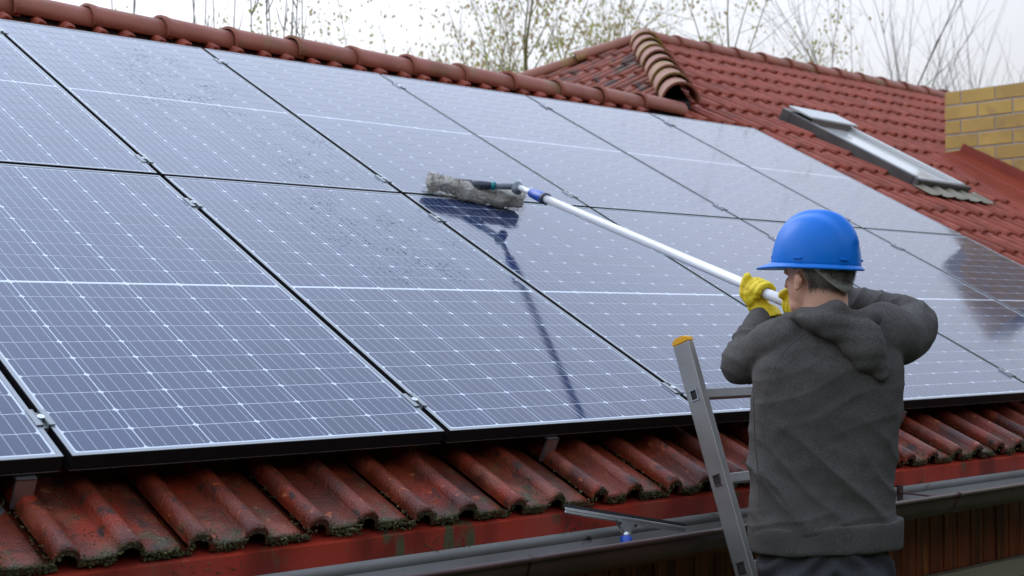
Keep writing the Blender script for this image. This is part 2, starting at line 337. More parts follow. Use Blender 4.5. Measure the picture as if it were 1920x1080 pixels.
# --- one roll tile: two rolls, two channels, real thickness
def tile_mesh(name, length, m_, W=.31):
    prof = []
    def roll(c, h, hw, n=7, start=0):
        for i in range(start, n): 
            a = PI * i / (n - 1); prof.append((c - hw * math.cos(a), h * math.sin(a) ** .85))
    prof.append((.0015, .004)); prof.append((.000, .014))
    for i in range(2, 8):
        a = PI * i / 7; prof.append((.028 - .028 * math.cos(a), .014 * (1 - i / 7) + .027 * math.sin(a) ** .8))
    prof.append((.085, .001)); prof.append((.130, .002))
    for i in range(8):
        a = PI * i / 7; prof.append((.168 - .030 * math.cos(a), .002 + .033 * math.sin(a) ** .85))
    prof.append((.225, .001)); prof.append((.262, .0)); prof.append((.287, .001)); prof.append((.292, -.015)); prof.append((.320, -.015))
    T = .019
    bm = bmesh.new(); gl = bm.verts.layers.float.new('growth')
    ys = [0, .012, .05, .16, .28, length]
    def zoff(y): return y * -math.tan(ATILT)
    rows = []; low = []
    for y in ys:
        drop = .005 if y == 0 else 0
        row = []; lw = []
        for (x, z) in prof:
            wob = .0018 * noise.noise(Vector((x * 30, y * 9, 3)))
            v = bm.verts.new((x, y, z + zoff(y) - drop * (1.4 if z > .02 else 1) + wob))
            chan = 1 if z < .012 else (.25 if z < .03 else 0)
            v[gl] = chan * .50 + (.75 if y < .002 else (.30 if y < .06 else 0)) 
            row.append(v)
            T = .009 if x < .002 else (.007 if z < -.01 else .019)
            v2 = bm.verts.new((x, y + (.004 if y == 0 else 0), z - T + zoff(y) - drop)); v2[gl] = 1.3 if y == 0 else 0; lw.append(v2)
        rows.append(row); low.append(lw)
    for j in range(len(ys) - 1):
        for i in range(len(prof) - 1):
            f = bm.faces.new((rows[j][i], rows[j][i + 1], rows[j + 1][i + 1], rows[j + 1][i])); f.smooth = True
            if j in (0, ): bm.faces.new((low[j][i], low[j + 1][i], low[j + 1][i + 1], low[j][i + 1]))
        bm.faces.new((rows[j][0], rows[j + 1][0], low[j + 1][0], low[j][0]))
        bm.faces.new((rows[j][-1], low[j][-1], low[j + 1][-1], rows[j + 1][-1]))
    for i in range(len(prof) - 1):
        bm.faces.new((rows[0][i], low[0][i], low[0][i + 1], rows[0][i + 1]))
    me = bpy.data.meshes.new(name); bm.to_mesh(me); bm.free(); me.materials.append(m_)
    return me
TM = tile_mesh('roof_tile', ALEN, M_tile); TM_LONG = tile_mesh('roof_tile_long', .47, M_tile)
TE = tile_mesh('eave_tile', ALEN, M_eave)
TW = .31
X0 = -2.71
# courses up the slope: lower edge of each
COURSES = [-1.985, -1.655, -1.325, -.985, -.65, -.32, .01, .34, .68, 1.03, 1.40, 1.76, 2.12, 2.56, 3.00, 3.41, 3.83, 4.25]
LOWR, HIR = 2.30, 4.70                                             # where the two ridges sit (up-slope distance)
HIPX0, HIPV0, HIPX1 = 5.12, 2.40, 7.12
# roof deck: front slope in two heights
deck = bmesh.new()
def quad(bm, pts): return bm.faces.new([bm.verts.new(p) for p in pts])
zD = SURF - .06
quad(deck, [RP(-2.6, -1.90, zD), RP(13.2, -1.90, zD), RP(13.2, LOWR, zD), RP(-2.6, LOWR, zD)])
quad(deck, [RP(HIPX0 - .05, LOWR, zD), RP(13.2, LOWR, zD), RP(13.2, HIR, zD), RP(HIPX1, HIR, zD)])
RID = RP(0, LOWR, zD); RIH = RP(0, HIR, zD)
ty = math.tan(PITCH)
# back slope of the low ridge and of the high ridge
quad(deck, [(-2.6, RID.y, RID.z), (13.2, RID.y, RID.z), (13.2, RID.y + 4, RID.z - 4 * ty), (-2.6, RID.y + 4, RID.z - 4 * ty)])
quad(deck, [(HIPX1, RIH.y, RIH.z), (13.2, RIH.y, RIH.z), (13.2, RIH.y + 4, RIH.z - 4 * ty), (HIPX1 - 4, RIH.y + 4, RIH.z - 4 * ty)])
# hip face looking left
quad(deck, [(HIPX1, RIH.y, RIH.z), (HIPX1 - 3.2, RIH.y + 3.2, RIH.z - 3.2 * ty), (HIPX1 - 3.2, RIH.y - 3.2, RIH.z - 3.2 * ty)])
roof = hchild(fin(deck, 'roof', None, M_under))

cands = []
for ci, v0 in enumerate(COURSES):
    gauge = (COURSES[ci + 1] - v0) if ci + 1 < len(COURSES) else .42
    n = int((13.0 - X0) / TW)
    for k in range(n):
        x = X0 + k * TW
        xc = x + TW / 2
        # beneath the panels nothing shows
        under = (-2.2 < x and x + TW < 5.18 and v0 + .33 < 1.72 and v0 > -1.60)
        top = LOWR if xc < HIPX0 else (LOWR + (xc - HIPX0) * (HIR - HIPV0) / (HIPX1 - HIPX0) if xc < HIPX1 else HIR)
        if v0 + .12 > top: continue
        if 6.52 < xc < 6.95 and 1.10 < v0 + .1 < 2.25: continue             # skylight opening
        if xc > 8.34 and v0 < 1.9: continue                          # behind the brick wall
        cx = RP(xc, v0, SURF); ok, d = seen(cx, 90)
        cands.append((under or not ok, d, k, ci, x, v0, gauge))
cands.sort(key=lambda c: (c[0], c[1]))
rest = bmesh.new()
cnt = 0
for (hid, d, k, ci, x, v0, gauge) in cands:
    me = TE if ci < 2 else (TM if gauge < .36 else TM_LONG)
    jit = Matrix.Translation(Vector((random.uniform(-.002, .002), random.uniform(-.006, .006), random.uniform(0, .003)))) @ Matrix.Rotation(random.uniform(-.006, .006), 4, 'Z')
    M4 = ROOF @ Matrix.Translation(Vector((x, v0, SURF + .028))) @ jit
    hipv = LOWR + (x - HIPX0) * (HIR - HIPV0) / (HIPX1 - HIPX0)
    cross = x < HIPX1 + .3 and x + TW > HIPX0 - .1 and v0 + gauge + .12 > hipv
    if cross:                                                    # tiles cut along the hip
        cb = bmesh.new(); cb.from_mesh(me); bmesh.ops.transform(cb, matrix=M4, verts=cb.verts[:])
        bmesh.ops.bisect_plane(cb, geom=cb.verts[:] + cb.edges[:] + cb.faces[:], plane_co=RP(HIPX0, HIPV0, 0) + Vector((.03, 0, 0)), plane_no=Vector((-1, 1, 0)), clear_outer=True)
        if not cb.faces: cb.free(); continue
        me = bpy.data.meshes.new('cut_tile'); cb.to_mesh(me); cb.free(); me.materials.append(M_tile); M4 = Matrix.Identity(4)
    if not hid and cnt < 290:
        o = bpy.data.objects.new('roof_tile', me); COL.objects.link(o); o.parent = roof
        o.matrix_parent_inverse = roof.matrix_basis.inverted() @ Matrix.Identity(4)
        o.parent = roof; o.matrix_parent_inverse = Matrix.Identity(4); o.matrix_basis = M4
        cnt += 1
    else:
        if hid and ci > 0 and random.random() < 0: continue
        st = len(rest.verts); rest.from_mesh(me); rest.verts.ensure_lookup_table()
        bmesh.ops.transform(rest, matrix=M4, verts=rest.verts[st:])
ro = fin(rest, 'far_roof_tiles', None, M_tile); ro.parent = roof; ro['kind'] = 'stuff'

# --- hip face tiles (rolls run down to the left), on its own deck part
hip = hchild(empty('hip_roof', (0, 0, 0))); hip.matrix_parent_inverse = HI.copy()
hd = Vector((-math.cos(PITCH), 0, -math.sin(PITCH)))              # down the hip face
upv = -hd; across = Vector((0, -1, 0)); nrm = Vector((-math.sin(PITCH), 0, math.cos(PITCH)))
def HF(s, a, z):                                                  # s: distance down from the apex, a: across (towards the camera = +)
    return Vector((HIPX1, RIH.y, RIH.z + .06)) + hd * s + across * a + nrm * z
k = 0
for ci in range(7):
    s = .40 * (ci + 1) + .06
    for j in range(-9, 10):
        a = j * TW
        if abs(a + (TW / 2)) > s * math.cos(PITCH) + .08: continue
        if a + TW / 2 < -s * math.cos(PITCH) - .02 : continue
        base = HF(s, a, .028)
        M4 = Matrix((across * -1, upv, nrm)).transposed().to_4x4() if False else Matrix((across, upv, across.cross(upv))).transposed().to_4x4()
        if M4.to_3x3().determinant() < 0: M4 = Matrix((-across, upv, nrm)).transposed().to_4x4()
        M4.translation = base
        zx = M4.to_3x3() @ Vector((0, 0, 1))
        if zx.z < 0:
            M4 = Matrix((-across, upv, nrm)).transposed().to_4x4(); M4.translation = base + across * TW
        if 'TMH' not in globals(): TMH = tile_mesh('hip_tile', .47, M_hipface)
        me = TMH
        if abs(a + TW / 2) + TW * 1.2 > (s - .47) * math.cos(PITCH):
            cb = bmesh.new(); cb.from_mesh(me); bmesh.ops.transform(cb, matrix=M4, verts=cb.verts[:])
            for no, co in ((Vector((1, -1, 0)), Vector((HIPX1 - .02, RIH.y, 0))), (Vector((1, 1, 0)), Vector((HIPX1 - .02, RIH.y, 0)))):
                bmesh.ops.bisect_plane(cb, geom=cb.verts[:] + cb.edges[:] + cb.faces[:], plane_co=co, plane_no=no, clear_outer=True)
            if not cb.faces: cb.free(); continue
            me = bpy.data.meshes.new('hip_cut'); cb.to_mesh(me); cb.free(); me.materials.append(M_hipface); M4 = Matrix.Identity(4)
        o = link('hip_tile', me, None)
        o.parent = hip; o.matrix_basis = M4

# --- ridge tiles: tapered half barrels, the wide end overlapping the next
def barrel_mesh(name, length, r0, r1, m_, flat=1.0, seg=12, T=.014, HGT=.92):
    bm = bmesh.new()
    ys = [0, .02, .05, length * .5, length]
    def rad(y): 
        t = y / length; return r0 + (r1 - r0) * t + (.006 if y < .045 else 0)
    O, I = [], []
    for y in ys:
        O.append([bm.verts.new((-math.cos(PI * k / seg) * rad(y), y, math.sin(PI * k / seg) ** flat * rad(y) * HGT - .01)) for k in range(seg + 1)])
        I.append([bm.verts.new((-math.cos(PI * k / seg) * (rad(y) - T), y, math.sin(PI * k / seg) ** flat * (rad(y) - T) * HGT - .01)) for k in range(seg + 1)])
    for j in range(len(ys) - 1):
        for k in range(seg):
            f = bm.faces.new((O[j][k], O[j + 1][k], O[j + 1][k + 1], O[j][k + 1])); f.smooth = True
            bm.faces.new((I[j][k], I[j][k + 1], I[j + 1][k + 1], I[j + 1][k]))
        bm.faces.new((O[j][0], I[j][0], I[j + 1][0], O[j + 1][0])); bm.faces.new((O[j][-1], O[j + 1][-1], I[j + 1][-1], I[j][-1]))
    for j in (0, len(ys) - 1):
        for k in range(seg):
            bm.faces.new((O[j][k], O[j][k + 1], I[j][k + 1], I[j][k]))
    bmesh.ops.recalc_face_normals(bm, faces=bm.faces[:])
    me = bpy.data.meshes.new(name); bm.to_mesh(me); bm.free(); me.materials.append(m_); return me
RT = barrel_mesh('ridge_tile', .43, .120, .112, M_ridge, flat=.68, HGT=1.0)
HT = barrel_mesh('hip_cap_tile', .44, .138, .124, M_hip, HGT=1.1)
HT_b = barrel_mesh('back_hip_tile', .60, .12, .105, M_hip, flat=.8)
def lay(name, me, p0, p1, pitch, group_parent, seg_sag=0, zlift=0, rev=False):
    p0 = Vector(p0); p1 = Vector(p1); d = p1 - p0; n = max(1, round(d.length / pitch)); st = d / n
    y = st.normalized(); x = y.cross(Vector((0, 0, 1))).normalized(); z = x.cross(y)
    for i in range(n):
        o = link(name, me, group_parent)
        M4 = Matrix((x, y, z)).transposed().to_4x4()
        M4 = M4 @ Matrix.Rotation(-.026 + random.uniform(-.008, .008), 4, 'X') @ Matrix.Rotation(random.uniform(-.012, .012), 4, 'Z')
        M4.translation = p0 + st * i + Vector((0, 0, zlift + random.uniform(-.004, .004)))
        o.matrix_basis = M4
def mortar_strip(name, p0, p1, w_, h_, parent, m_=M_mortar):
    bm = bmesh.new(); p0 = Vector(p0); p1 = Vector(p1); y = (p1 - p0); ln = y.length; y.normalize(); x = y.cross(Vector((0, 0, 1))).normalized(); z = x.cross(y)
    M4 = Matrix((x, y, z)).transposed().to_4x4(); M4.translation = p0
    box(bm, (-w_, 0, -.10), (w_, ln, h_), mtx=M4); return fin(bm, name, parent, m_)
ridge = hchild(empty('ridge')); ridge.matrix_parent_inverse = HI.copy()
ryl = 2.10; zl = 0.942
lay('ridge_tile', RT, (-2.47, ryl, zl), (5.05, ryl, zl - .005), .393, ridge)
mortar_strip('ridge_mortar', (-2.6, ryl, zl - .035), (5.0, ryl, zl - .035), .085, .02, ridge)
ryh = RIH.y + .04; zh = RIH.z + .078
hridge = hchild(empty('high_ridge')); hridge.matrix_parent_inverse = HI.copy()
lay('ridge_tile', RT, (HIPX1 + .02, ryh, zh), (13.0, ryh, zh), .405, hridge)
mortar_strip('ridge_mortar', (HIPX1, ryh, zh - .03), (13.0, ryh, zh - .03), .075, .02, hridge)
# front hip, running from the low ridge's end up to the apex; tiles climb upward
hcap = hchild(empty('front_hip')); hcap.matrix_parent_inverse = HI.copy()
hp0 = RP(HIPX0 + .05, HIPV0 - .03, SURF + .085); hp1 = Vector((HIPX1 + .02, ryh, zh + .0))
lay('hip_cap_tile', HT, hp0, hp1, .405, hcap)
mortar_strip('hip_mortar', hp0 + Vector((0, 0, -.03)), hp1 + Vector((0, 0, -.03)), .07, .02, hcap)
# the end cap at the apex, and the back hip
bhip = hchild(empty('back_hip')); bhip.matrix_parent_inverse = HI.copy()
bq0 = Vector((HIPX1, ryh, zh + .015)); dn = Vector((-1, 1, -ty)).normalized()
lay('back_hip_tile', HT_b, bq0 + dn * 3.0, bq0 + dn * .02, .56, bhip)
mortar_strip('hip_mortar', bq0 + dn * 3.0 + Vector((0, 0, -.03)), bq0 + Vector((0, 0, -.03)), .07, .015, bhip)

# --- eaves: red drip board, gutter, cladding
bm = bmesh.new()
extrude_profile(bm, [(-1.715, -1.093), (-1.722, -1.030), (-1.708, -1.024), (-1.62, -1.000), (-1.62, -1.006), (-1.704, -1.032), (-1.706, -1.093)], -2.6, 3.9)
hchild(fin(bm, 'drip_board', None, M_fascia))
gut = hchild(empty('gutter')); gut.matrix_parent_inverse = HI.copy()
bm = bmesh.new()
gy, gz, gr = -1.79, -1.110, .073
prof = [(gy + gr * math.cos(a), gz + gr * math.sin(a)) for a in [-PI * i / 14 for i in range(15)]]
inn = [(gy + (gr - .004) * math.cos(a), gz + (gr - .004) * math.sin(a)) for a in [-PI * i / 14 for i in range(15)]]
A_, B_ = -2.6, 3.75
extrude_profile(bm, prof, A_, B_, closed=False)
body = fin(bm, 'gutter_trough', gut, M_gutter, True)
bm = bmesh.new(); extrude_profile(bm, inn, A_, B_, closed=False)
extrude_profile(bm, [(gy + gr - .004, gz), (gy + gr - .004, gz + .028), (gy + gr, gz + .028), (gy + gr, gz)], A_, B_, closed=True)
fin(bm, 'gutter_lining', gut, M_gutter_in, True)
bm = bmesh.new(); tube(bm, [(A_, gy - gr - .004, gz + .004), (B_, gy - gr - .004, gz + .004)], .0085, 10); fin(bm, 'gutter_lip', gut, M_gutter, True)
bm = bmesh.new()
pr2 = [(gy + (gr + .004) * math.cos(a), gz + (gr + .004) * math.sin(a)) for a in [-PI * i / 14 for i in range(15)]]
for xj in (.02, 2.03):
    bm = bmesh.new()
    extrude_profile(bm, pr2, xj, xj + .012, closed=False)
    tube(bm, [(xj - .002, gy - gr - .004, gz + .004), (xj + .014, gy - gr - .004, gz + .004)], .011, 10)
    fin(bm, 'gutter_joint', gut, M_gutter, True)
bm = bmesh.new()
for xj in (-1.4, 1.88, ):
    bm = bmesh.new()
    box(bm, (xj, gy + gr - .012, gz - .03), (xj + .025, gy + gr + .004, gz + .034))
    box(bm, (xj, gy - gr, gz + .006), (xj + .022, gy + gr, gz + .010))
    fin(bm, 'gutter_bracket', gut, M_gutter)
# closing end disc, outlet and pipe
bm = bmesh.new()
vs = [bm.verts.new((B_, y, z)) for y, z in prof]; bm.faces.new(vs); fin(bm, 'gutter_end', gut, M_gutter)
bm = bmesh.new()
tube(bm, smooth_path([(3.55, gy, gz - gr + .01), (3.55, gy, gz - gr - .06), (3.55, gy + .10, gz - gr - .16), (3.55, gy + .22, gz - gr - .24), (3.55, gy + .24, gz - gr - .5), (3.55, gy + .24, -3.6)], 4), .042, 14)
dp = fin(bm, 'downpipe', gut, M_gutter, True)
# soffit and timber wall
WY = -1.50
bm = bmesh.new(); box(bm, (-2.6, -1.704, -1.125), (4.2, WY + .05, -1.100)); hchild(fin(bm, 'soffit', None, M_under))
wall = bmesh.new(); box(wall, (-2.6, WY + .03, -3.6), (4.2, WY + .18, -1.12)); wall = hchild(fin(wall, 'front_wall', None, M_under))
px_ = -2.55; plank_meshes = {}
while px_ < 4.1:
    wd = .098
    bottom = -1.478 if 2.28 < px_ < 4.2 else -3.55
    key = (round(bottom, 2))
    if key not in plank_meshes:
        bm = bmesh.new(); box(bm, (0, 0, bottom), (wd - .006, .024, -1.128), bev=.004)
        me = bpy.data.meshes.new('cladding_plank'); bm.to_mesh(me); bm.free(); me.materials.append(M_plank); plank_meshes[key] = me
    o = link('cladding_plank', plank_meshes[key], wall); o.location = (px_, WY + random.uniform(-.002, .002), 0)
    px_ += wd
win = hchild(empty('front_window')); win.matrix_parent_inverse = HI.copy()
bm = bmesh.new(); box(bm, (2.30, WY - .035, -1.555), (4.15, WY + .06, -1.480), bev=.004); fin(bm, 'window_head', win, M_khaki)
bm = bmesh.new()
box(bm, (2.34, WY - .005, -2.7), (2.42, WY + .06, -1.557)); box(bm, (4.05, WY - .005, -2.7), (4.13, WY + .06, -1.557)); box(bm, (2.42, WY - .004, -1.64), (4.05, WY + .06, -1.557)); box(bm, (2.42, WY - .004, -2.7), (4.05, WY + .06, -2.62))
box(bm, (3.2, WY - .002, -2.62), (3.27, WY + .06, -1.64)); fin(bm, 'window_frame', win, M_khaki)
bm = bmesh.new(); box(bm, (2.42, WY + .022, -2.62), (4.05, WY + .028, -1.64)); fin(bm, 'window_pane', win, M_glassdark)

# --- skylight
sk = hchild(empty('skylight')); sk.matrix_parent_inverse = HI.copy()
SKM = ROOF @ Matrix.Translation(Vector((6.45, 1.20, -.070))) @ Matrix.Rotation(R(-4.5), 4, 'Z') @ Matrix.Rotation(R(.1), 4, 'X')
sw, sl, sh = .58, 1.26, .050
def skp(name, boxes, m_, bev=0):
    bm = bmesh.new()
    for lo, hi in boxes: box(bm, lo, hi, mtx=SKM, bev=bev)
    return fin(bm, name, sk, m_)
skp('frame_side', [((-.02, -.02, -.06), (.035, sl, sh))], M_winframe, .005)
skp('frame_side', [((sw - .035, -.02, -.06), (sw + .02, sl, sh))], M_blind, .005)
skp('frame_bottom', [((-.018, -.075, -.05), (sw + .018, -.022, sh - .004)), ((-.01, -.09, .028), (sw + .01, -.075, .05))], M_winframe, .004)
skp('frame_top', [((-.02, sl + .002, -.06), (sw + .02, sl + .10, sh + .004))], M_winframe, .005)
skp('inner_sill', [((.037, -.018, sh - .05), (.062, sl, sh - .012)), ((sw - .062, -.018, sh - .05), (sw - .037, sl, sh - .012)), ((.064, -.018, sh - .05), (sw - .064, .03, sh - .012))], M_blind)
skp('pane', [((.064, .032, sh - .034), (sw - .064, sl - .002, sh - .028))], mat('white_backed_pane', (.52, .52, .50), .12))  # mirrored sky is put into the pale base colour of the glass
skp('hood', [((.03, sl - .17, sh + .018), (sw + .0, sl + .09, sh + .034))], M_blind, .004)
skp('hood_front', [((.064, sl - .16, sh - .027), (sw - .064, sl - .15, sh + .017))], mat('grey_brown_hood', (.16, .13, .12), .5))
# lead apron dressed over the rolls
bm = bmesh.new(); nx, nyy = 34, 5; gv = []
for j in range(nyy + 1):
    row = []
    for i in range(nx + 1):
        x = 6.40 + .78 * i / nx; y = 1.14 - (.17 + .02 * math.sin((x - X0) / TW * 4 * PI)) * j / nyy - (x - 6.4) * .10
        ph = ((x - X0) % (TW / 2)) / (TW / 2)
        z = SURF + .062 + .022 * math.exp(-((ph - .25) / .17) ** 2) - (.006 * j / nyy)
        row.append(bm.verts.new(RP(x, y, z)))
    gv.append(row)
for j in range(nyy):
    for i in range(nx): bm.faces.new((gv[j][i], gv[j][i + 1], gv[j + 1][i + 1], gv[j + 1][i]))
fin(bm, 'lead_apron', sk, M_lead, True)

# --- red flashing between roof and brick wall
fl = hchild(empty('wall_flashing')); fl.matrix_parent_inverse = HI.copy()
bm = bmesh.new()
def strip(bm, pts_top, pts_bot, th=.004):
    n_ = len(pts_top)
    a = [bm.verts.new(p) for p in pts_top]; b = [bm.verts.new(p) for p in pts_bot]
    for i in range(n_ - 1): bm.faces.new((a[i], a[i + 1], b[i + 1], b[i]))
for (xa, za, xb, zb) in ((0, .05, .02, -.015), (.02, -.015, .42, -.045), (.42, -.045, .44, -.062), (.44, -.062, .94, -.072), (.94, -.072, 1.0, -.10)):
    strip(bm, [RP(8.375 - .42 * xa, 2.06, za), RP(8.375 - 1.15 * xa, .2, za)], [RP(8.375 - .42 * xb, 2.06, zb), RP(8.375 - 1.15 * xb, .2, zb)])
fin(bm, 'flashing_sheet', fl, M_flash)

# ================================================================== yellow brick wall and its stack
bw = empty('brick_wall', (8.39, 1.2, .3))
tag(bw, 'yellow brick wall with grey mortar rising beside the skylight', 'brick wall')
BI = Matrix.Translation(Vector((-8.39, -1.2, -.3)))
BPL, BPH = .312, .1235
bm = bmesh.new()
box(bm, (8.3865, 1.172, -.6), (8.73, 1.98, 1.432)); box(bm, (8.3865, .42, -.6), (8.73, 1.17, 1.67))
o = fin(bm, 'mortar', bw, M_mort); o.matrix_parent_inverse = BI
bms = {}
def brick_me(L_):
    k_ = round(L_, 3)
    if k_ not in bms:
        bm = bmesh.new(); box(bm, (0, 0, 0), (.10, L_, BPH - .016), bev=.003)
        me = bpy.data.meshes.new('brick'); bm.to_mesh(me); bm.free(); me.materials.append(M_brick); bms[k_] = me
    return bms[k_]
for r_ in range(19):
    z = 1.443 + 2 * BPH - (r_ + 1) * BPH
    off = 0 if r_ % 2 else BPL / 2
    y = 1.985
    first = True
    while y > .43:
        L_ = (off - .013) if (first and off) else BPL - .013
        y2 = y - L_
        if y2 < .42: y2 = .42; L_ = y - y2
        top_ok = z < 1.40 or y <= 1.18
        if z > 1.40 and y > 1.18 and y2 < 1.0: pass
        if L_ > .03 and top_ok:
            o = link('brick', brick_me(L_), bw); o.matrix_parent_inverse = BI; o.location = (8.380 + random.uniform(-.0015, .0015), y2, z)
        y = y2 - .013; first = False

# ================================================================== solar panels
PWX, PLY, PPX, PPY = 1.037, 1.752, 1.0575, 1.768
CW, CH, GX, GY, MID = .164, .0818, .0036, .0036, .013
bm = bmesh.new(); c_ = .0060; hw, hh = CW / 2, CH / 2
pts = [(-hw + c_, -hh), (hw - c_, -hh), (hw, -hh + c_), (hw, hh - c_), (hw - c_, hh), (-hw + c_, hh), (-hw, hh - c_), (-hw, -hh + c_)]
vt = [bm.verts.new((x, y, .0004)) for x, y in pts]; vb = [bm.verts.new((x, y, 0)) for x, y in pts]
bm.faces.new(vt)
for i in range(8): bm.faces.new((vb[i], vb[(i + 1) % 8], vt[(i + 1) % 8], vt[i]))
cell_me = bpy.data.meshes.new('solar_cell'); bm.to_mesh(cell_me); bm.free(); cell_me.materials.append(M_cell)
bm = bmesh.new(); lip, fh = .0105, .035
for lo, hi in (((0, 0), (PWX, lip)), ((0, PLY - lip), (PWX, PLY)), ((0, lip), (lip, PLY - lip)), ((PWX - lip, lip), (PWX, PLY - lip))):
    box(bm, (lo[0], lo[1], .0002), (hi[0], hi[1], .0020))
for lo, hi in (((0, 0), (PWX, .0018)), ((0, PLY - .0018), (PWX, PLY)), ((0, .0018), (.0018, PLY - .0018)), ((PWX - .0018, .0018), (PWX, PLY - .0018))):
    box(bm, (lo[0], lo[1], -fh), (hi[0], hi[1], .0002), mi=1)
for lo, hi in (((0, 0), (PWX, .024)), ((0, PLY - .024), (PWX, PLY))):
    box(bm, (lo[0], lo[1], -fh - .0015), (hi[0], hi[1], -fh))
bmesh.ops.recalc_face_normals(bm, faces=bm.faces[:])
frame_me = bpy.data.meshes.new('panel_frame'); bm.to_mesh(frame_me); bm.free(); frame_me.materials.append(M_frame); frame_me.materials.append(M_fside)
bm = bmesh.new(); box(bm, (.0019, .0019, -.005), (PWX - .0019, PLY - .0019, 0)); lam_me = bpy.data.meshes.new('glass_laminate'); bmesh.ops.recalc_face_normals(bm, faces=bm.faces[:]); bm.to_mesh(lam_me); bm.free(); lam_me.materials.append(M_back)
def cell_centres():
    out = []
    tw = 6 * CW + 5 * GX; x0 = (PWX - tw) / 2 + CW / 2
    half = 10 * CH + 9 * GY
    for h_ in (0, 1):
        yb = PLY / 2 - MID / 2 - half if h_ == 0 else PLY / 2 + MID / 2
        for r_ in range(10):
            for c in range(6): out.append((x0 + c * (CW + GX), yb + CH / 2 + r_ * (CH + GY)))
    return out
CC = cell_centres()
panel_labels = {
 (-2, -1): 'small visible corner of the leftmost bottom row solar panel at the left edge',
 (-1, -1): 'large foreground solar panel with the clearest cell grid, left of the bottom row',
 (0, -1): 'bottom row solar panel carrying the lower end of the pole reflection',
 (1, -1): 'bottom row solar panel directly under the mop head and behind the ladder top',
 (2, -1): 'bottom row solar panel crossed by the white pole, behind the yellow glove and elbow',
 (3, -1): 'bottom row solar panel just right of the blue helmet and behind the raised elbow',
 (4, -1): 'rightmost solar panel of the bottom row with the brown brick reflection',
 (-1, 1): 'solar panel at the upper left, cut off by the left edge of the picture',
 (0, 1): 'upper row solar panel speckled with a wide patch of dark water drops',
 (1, 1): 'upper row solar panel just above the grey mop head',
 (2, 1): 'upper row solar panel in the middle of the row, below the end of the ridge',
 (3, 1): 'upper row solar panel directly above the blue helmet, second from the right end',
 (4, 1): 'rightmost solar panel of the upper row, nearest the skylight',
}
for (cx, ry), lab in panel_labels.items():
    x = cx * PPX + .0; y = (ry > 0) * (PPY) - PLY - .008 if ry < 0 else .008
    x = cx * PPX + .0095; 
    y = -PLY - .009 if ry < 0 else .009
    p = empty('solar_panel', mtx=ROOF @ Matrix.Translation(Vector((x - .004, y, random.uniform(-.001, .001)))) @ Matrix.Rotation(random.uniform(-.0006, .0006), 4, 'X'))
    tag(p, lab, 'solar panel', 'solar panels mounted in two rows on the roof')
    link('frame', frame_me, p); link('glass_laminate', lam_me, p)
    for (a, b) in CC:
        o = link('solar_cell', cell_me, p); o.location = (a, b, .0001)

# mounting rails with their clamps and roof hooks
rail_info = [(-1.60, 'lowest aluminium mounting rail, under the lower edge of the bottom row'),
             (-.25, 'aluminium mounting rail under the bottom row, just below the mop head'),
             (.14, 'aluminium mounting rail under the upper row, just above the long gap between the rows'),
             (1.57, 'topmost aluminium mounting rail, under the panels beneath the ridge')]
bm = bmesh.new()
box(bm, (-.0085, -.034, -.030), (.0085, .034, -.004)); box(bm, (-.0225, -.034, .0026), (-.0075, .034, .0056)); box(bm, (.0075, -.034, .0026), (.0225, .034, .0056))
box(bm, (-.0085, -.034, -.004), (-.0060, .034, .0056)); box(bm, (.0060, -.034, -.004), (.0085, .034, .0056))
clamp_me = bpy.data.meshes.new('clamp'); bmesh.ops.recalc_face_normals(bm, faces=bm.faces[:]); bm.to_mesh(clamp_me); bm.free(); clamp_me.materials.append(M_frame)
bm = bmesh.new(); rs = tube(bm, [(0, 0, -.004), (0, 0, .0075)], .0085, 16, caps=False)
r2 = tube(bm, [(0, 0, .0075), (0, 0, .002)], .0048, 16, caps=False)
for k_ in range(16): bm.faces.new((rs[1][k_], rs[1][(k_ + 1) % 16], r2[0][(k_ + 1) % 16], r2[0][k_]))
bolt_me = bpy.data.meshes.new('bolt'); bm.to_mesh(bolt_me); bm.free(); bolt_me.materials.append(M_bolt)
for (v, lab) in rail_info:
    r_ = empty('mounting_rail', mtx=ROOF @ Matrix.Translation(Vector((0, v, 0)))); tag(r_, lab, 'mounting rail', 'mounting rails of the solar panels')
    bm = bmesh.new(); box(bm, (-2.12, -.02, -.078), (5.36, .02, -.038)); fin(bm, 'rail_bar', r_, M_rail)
    for k_ in range(-1, 5):
        c = link('clamp', clamp_me, r_); c.location = (k_ * PPX - .0045, 0, 0)
        b = link('bolt', bolt_me, c)
    hm = bmesh.new(); box(hm, (-.018, -.03, -.17), (.018, -.022, -.04)); box(hm, (-.018, -.22 if v < -1.5 else -.05, -.125), (.018, -.022, -.118))
    hk = bpy.data.meshes.new('roof_hook'); hm.to_mesh(hk); hm.free(); hk.materials.append(M_rail)
    for xx in (-1.20, .42, 2.0, 3.4, 4.8):
        c = link('roof_hook', hk, r_); c.location = (xx, 0, 0)
# the visible foot brackets under the bottom edge belong to the lowest rail
lowrail = [q for q in bpy.data.objects if q.name.startswith('mounting_rail')][0]
for xx in (-1.17, .375, 2.16):
    bm = bmesh.new()
    box(bm, (xx, -.17, -.118), (xx + .045, -.163, -.045)); box(bm, (xx, -.17, -.049), (xx + .045, .0, -.044))
    fin(bm, 'foot_bracket', lowrail, M_rail)

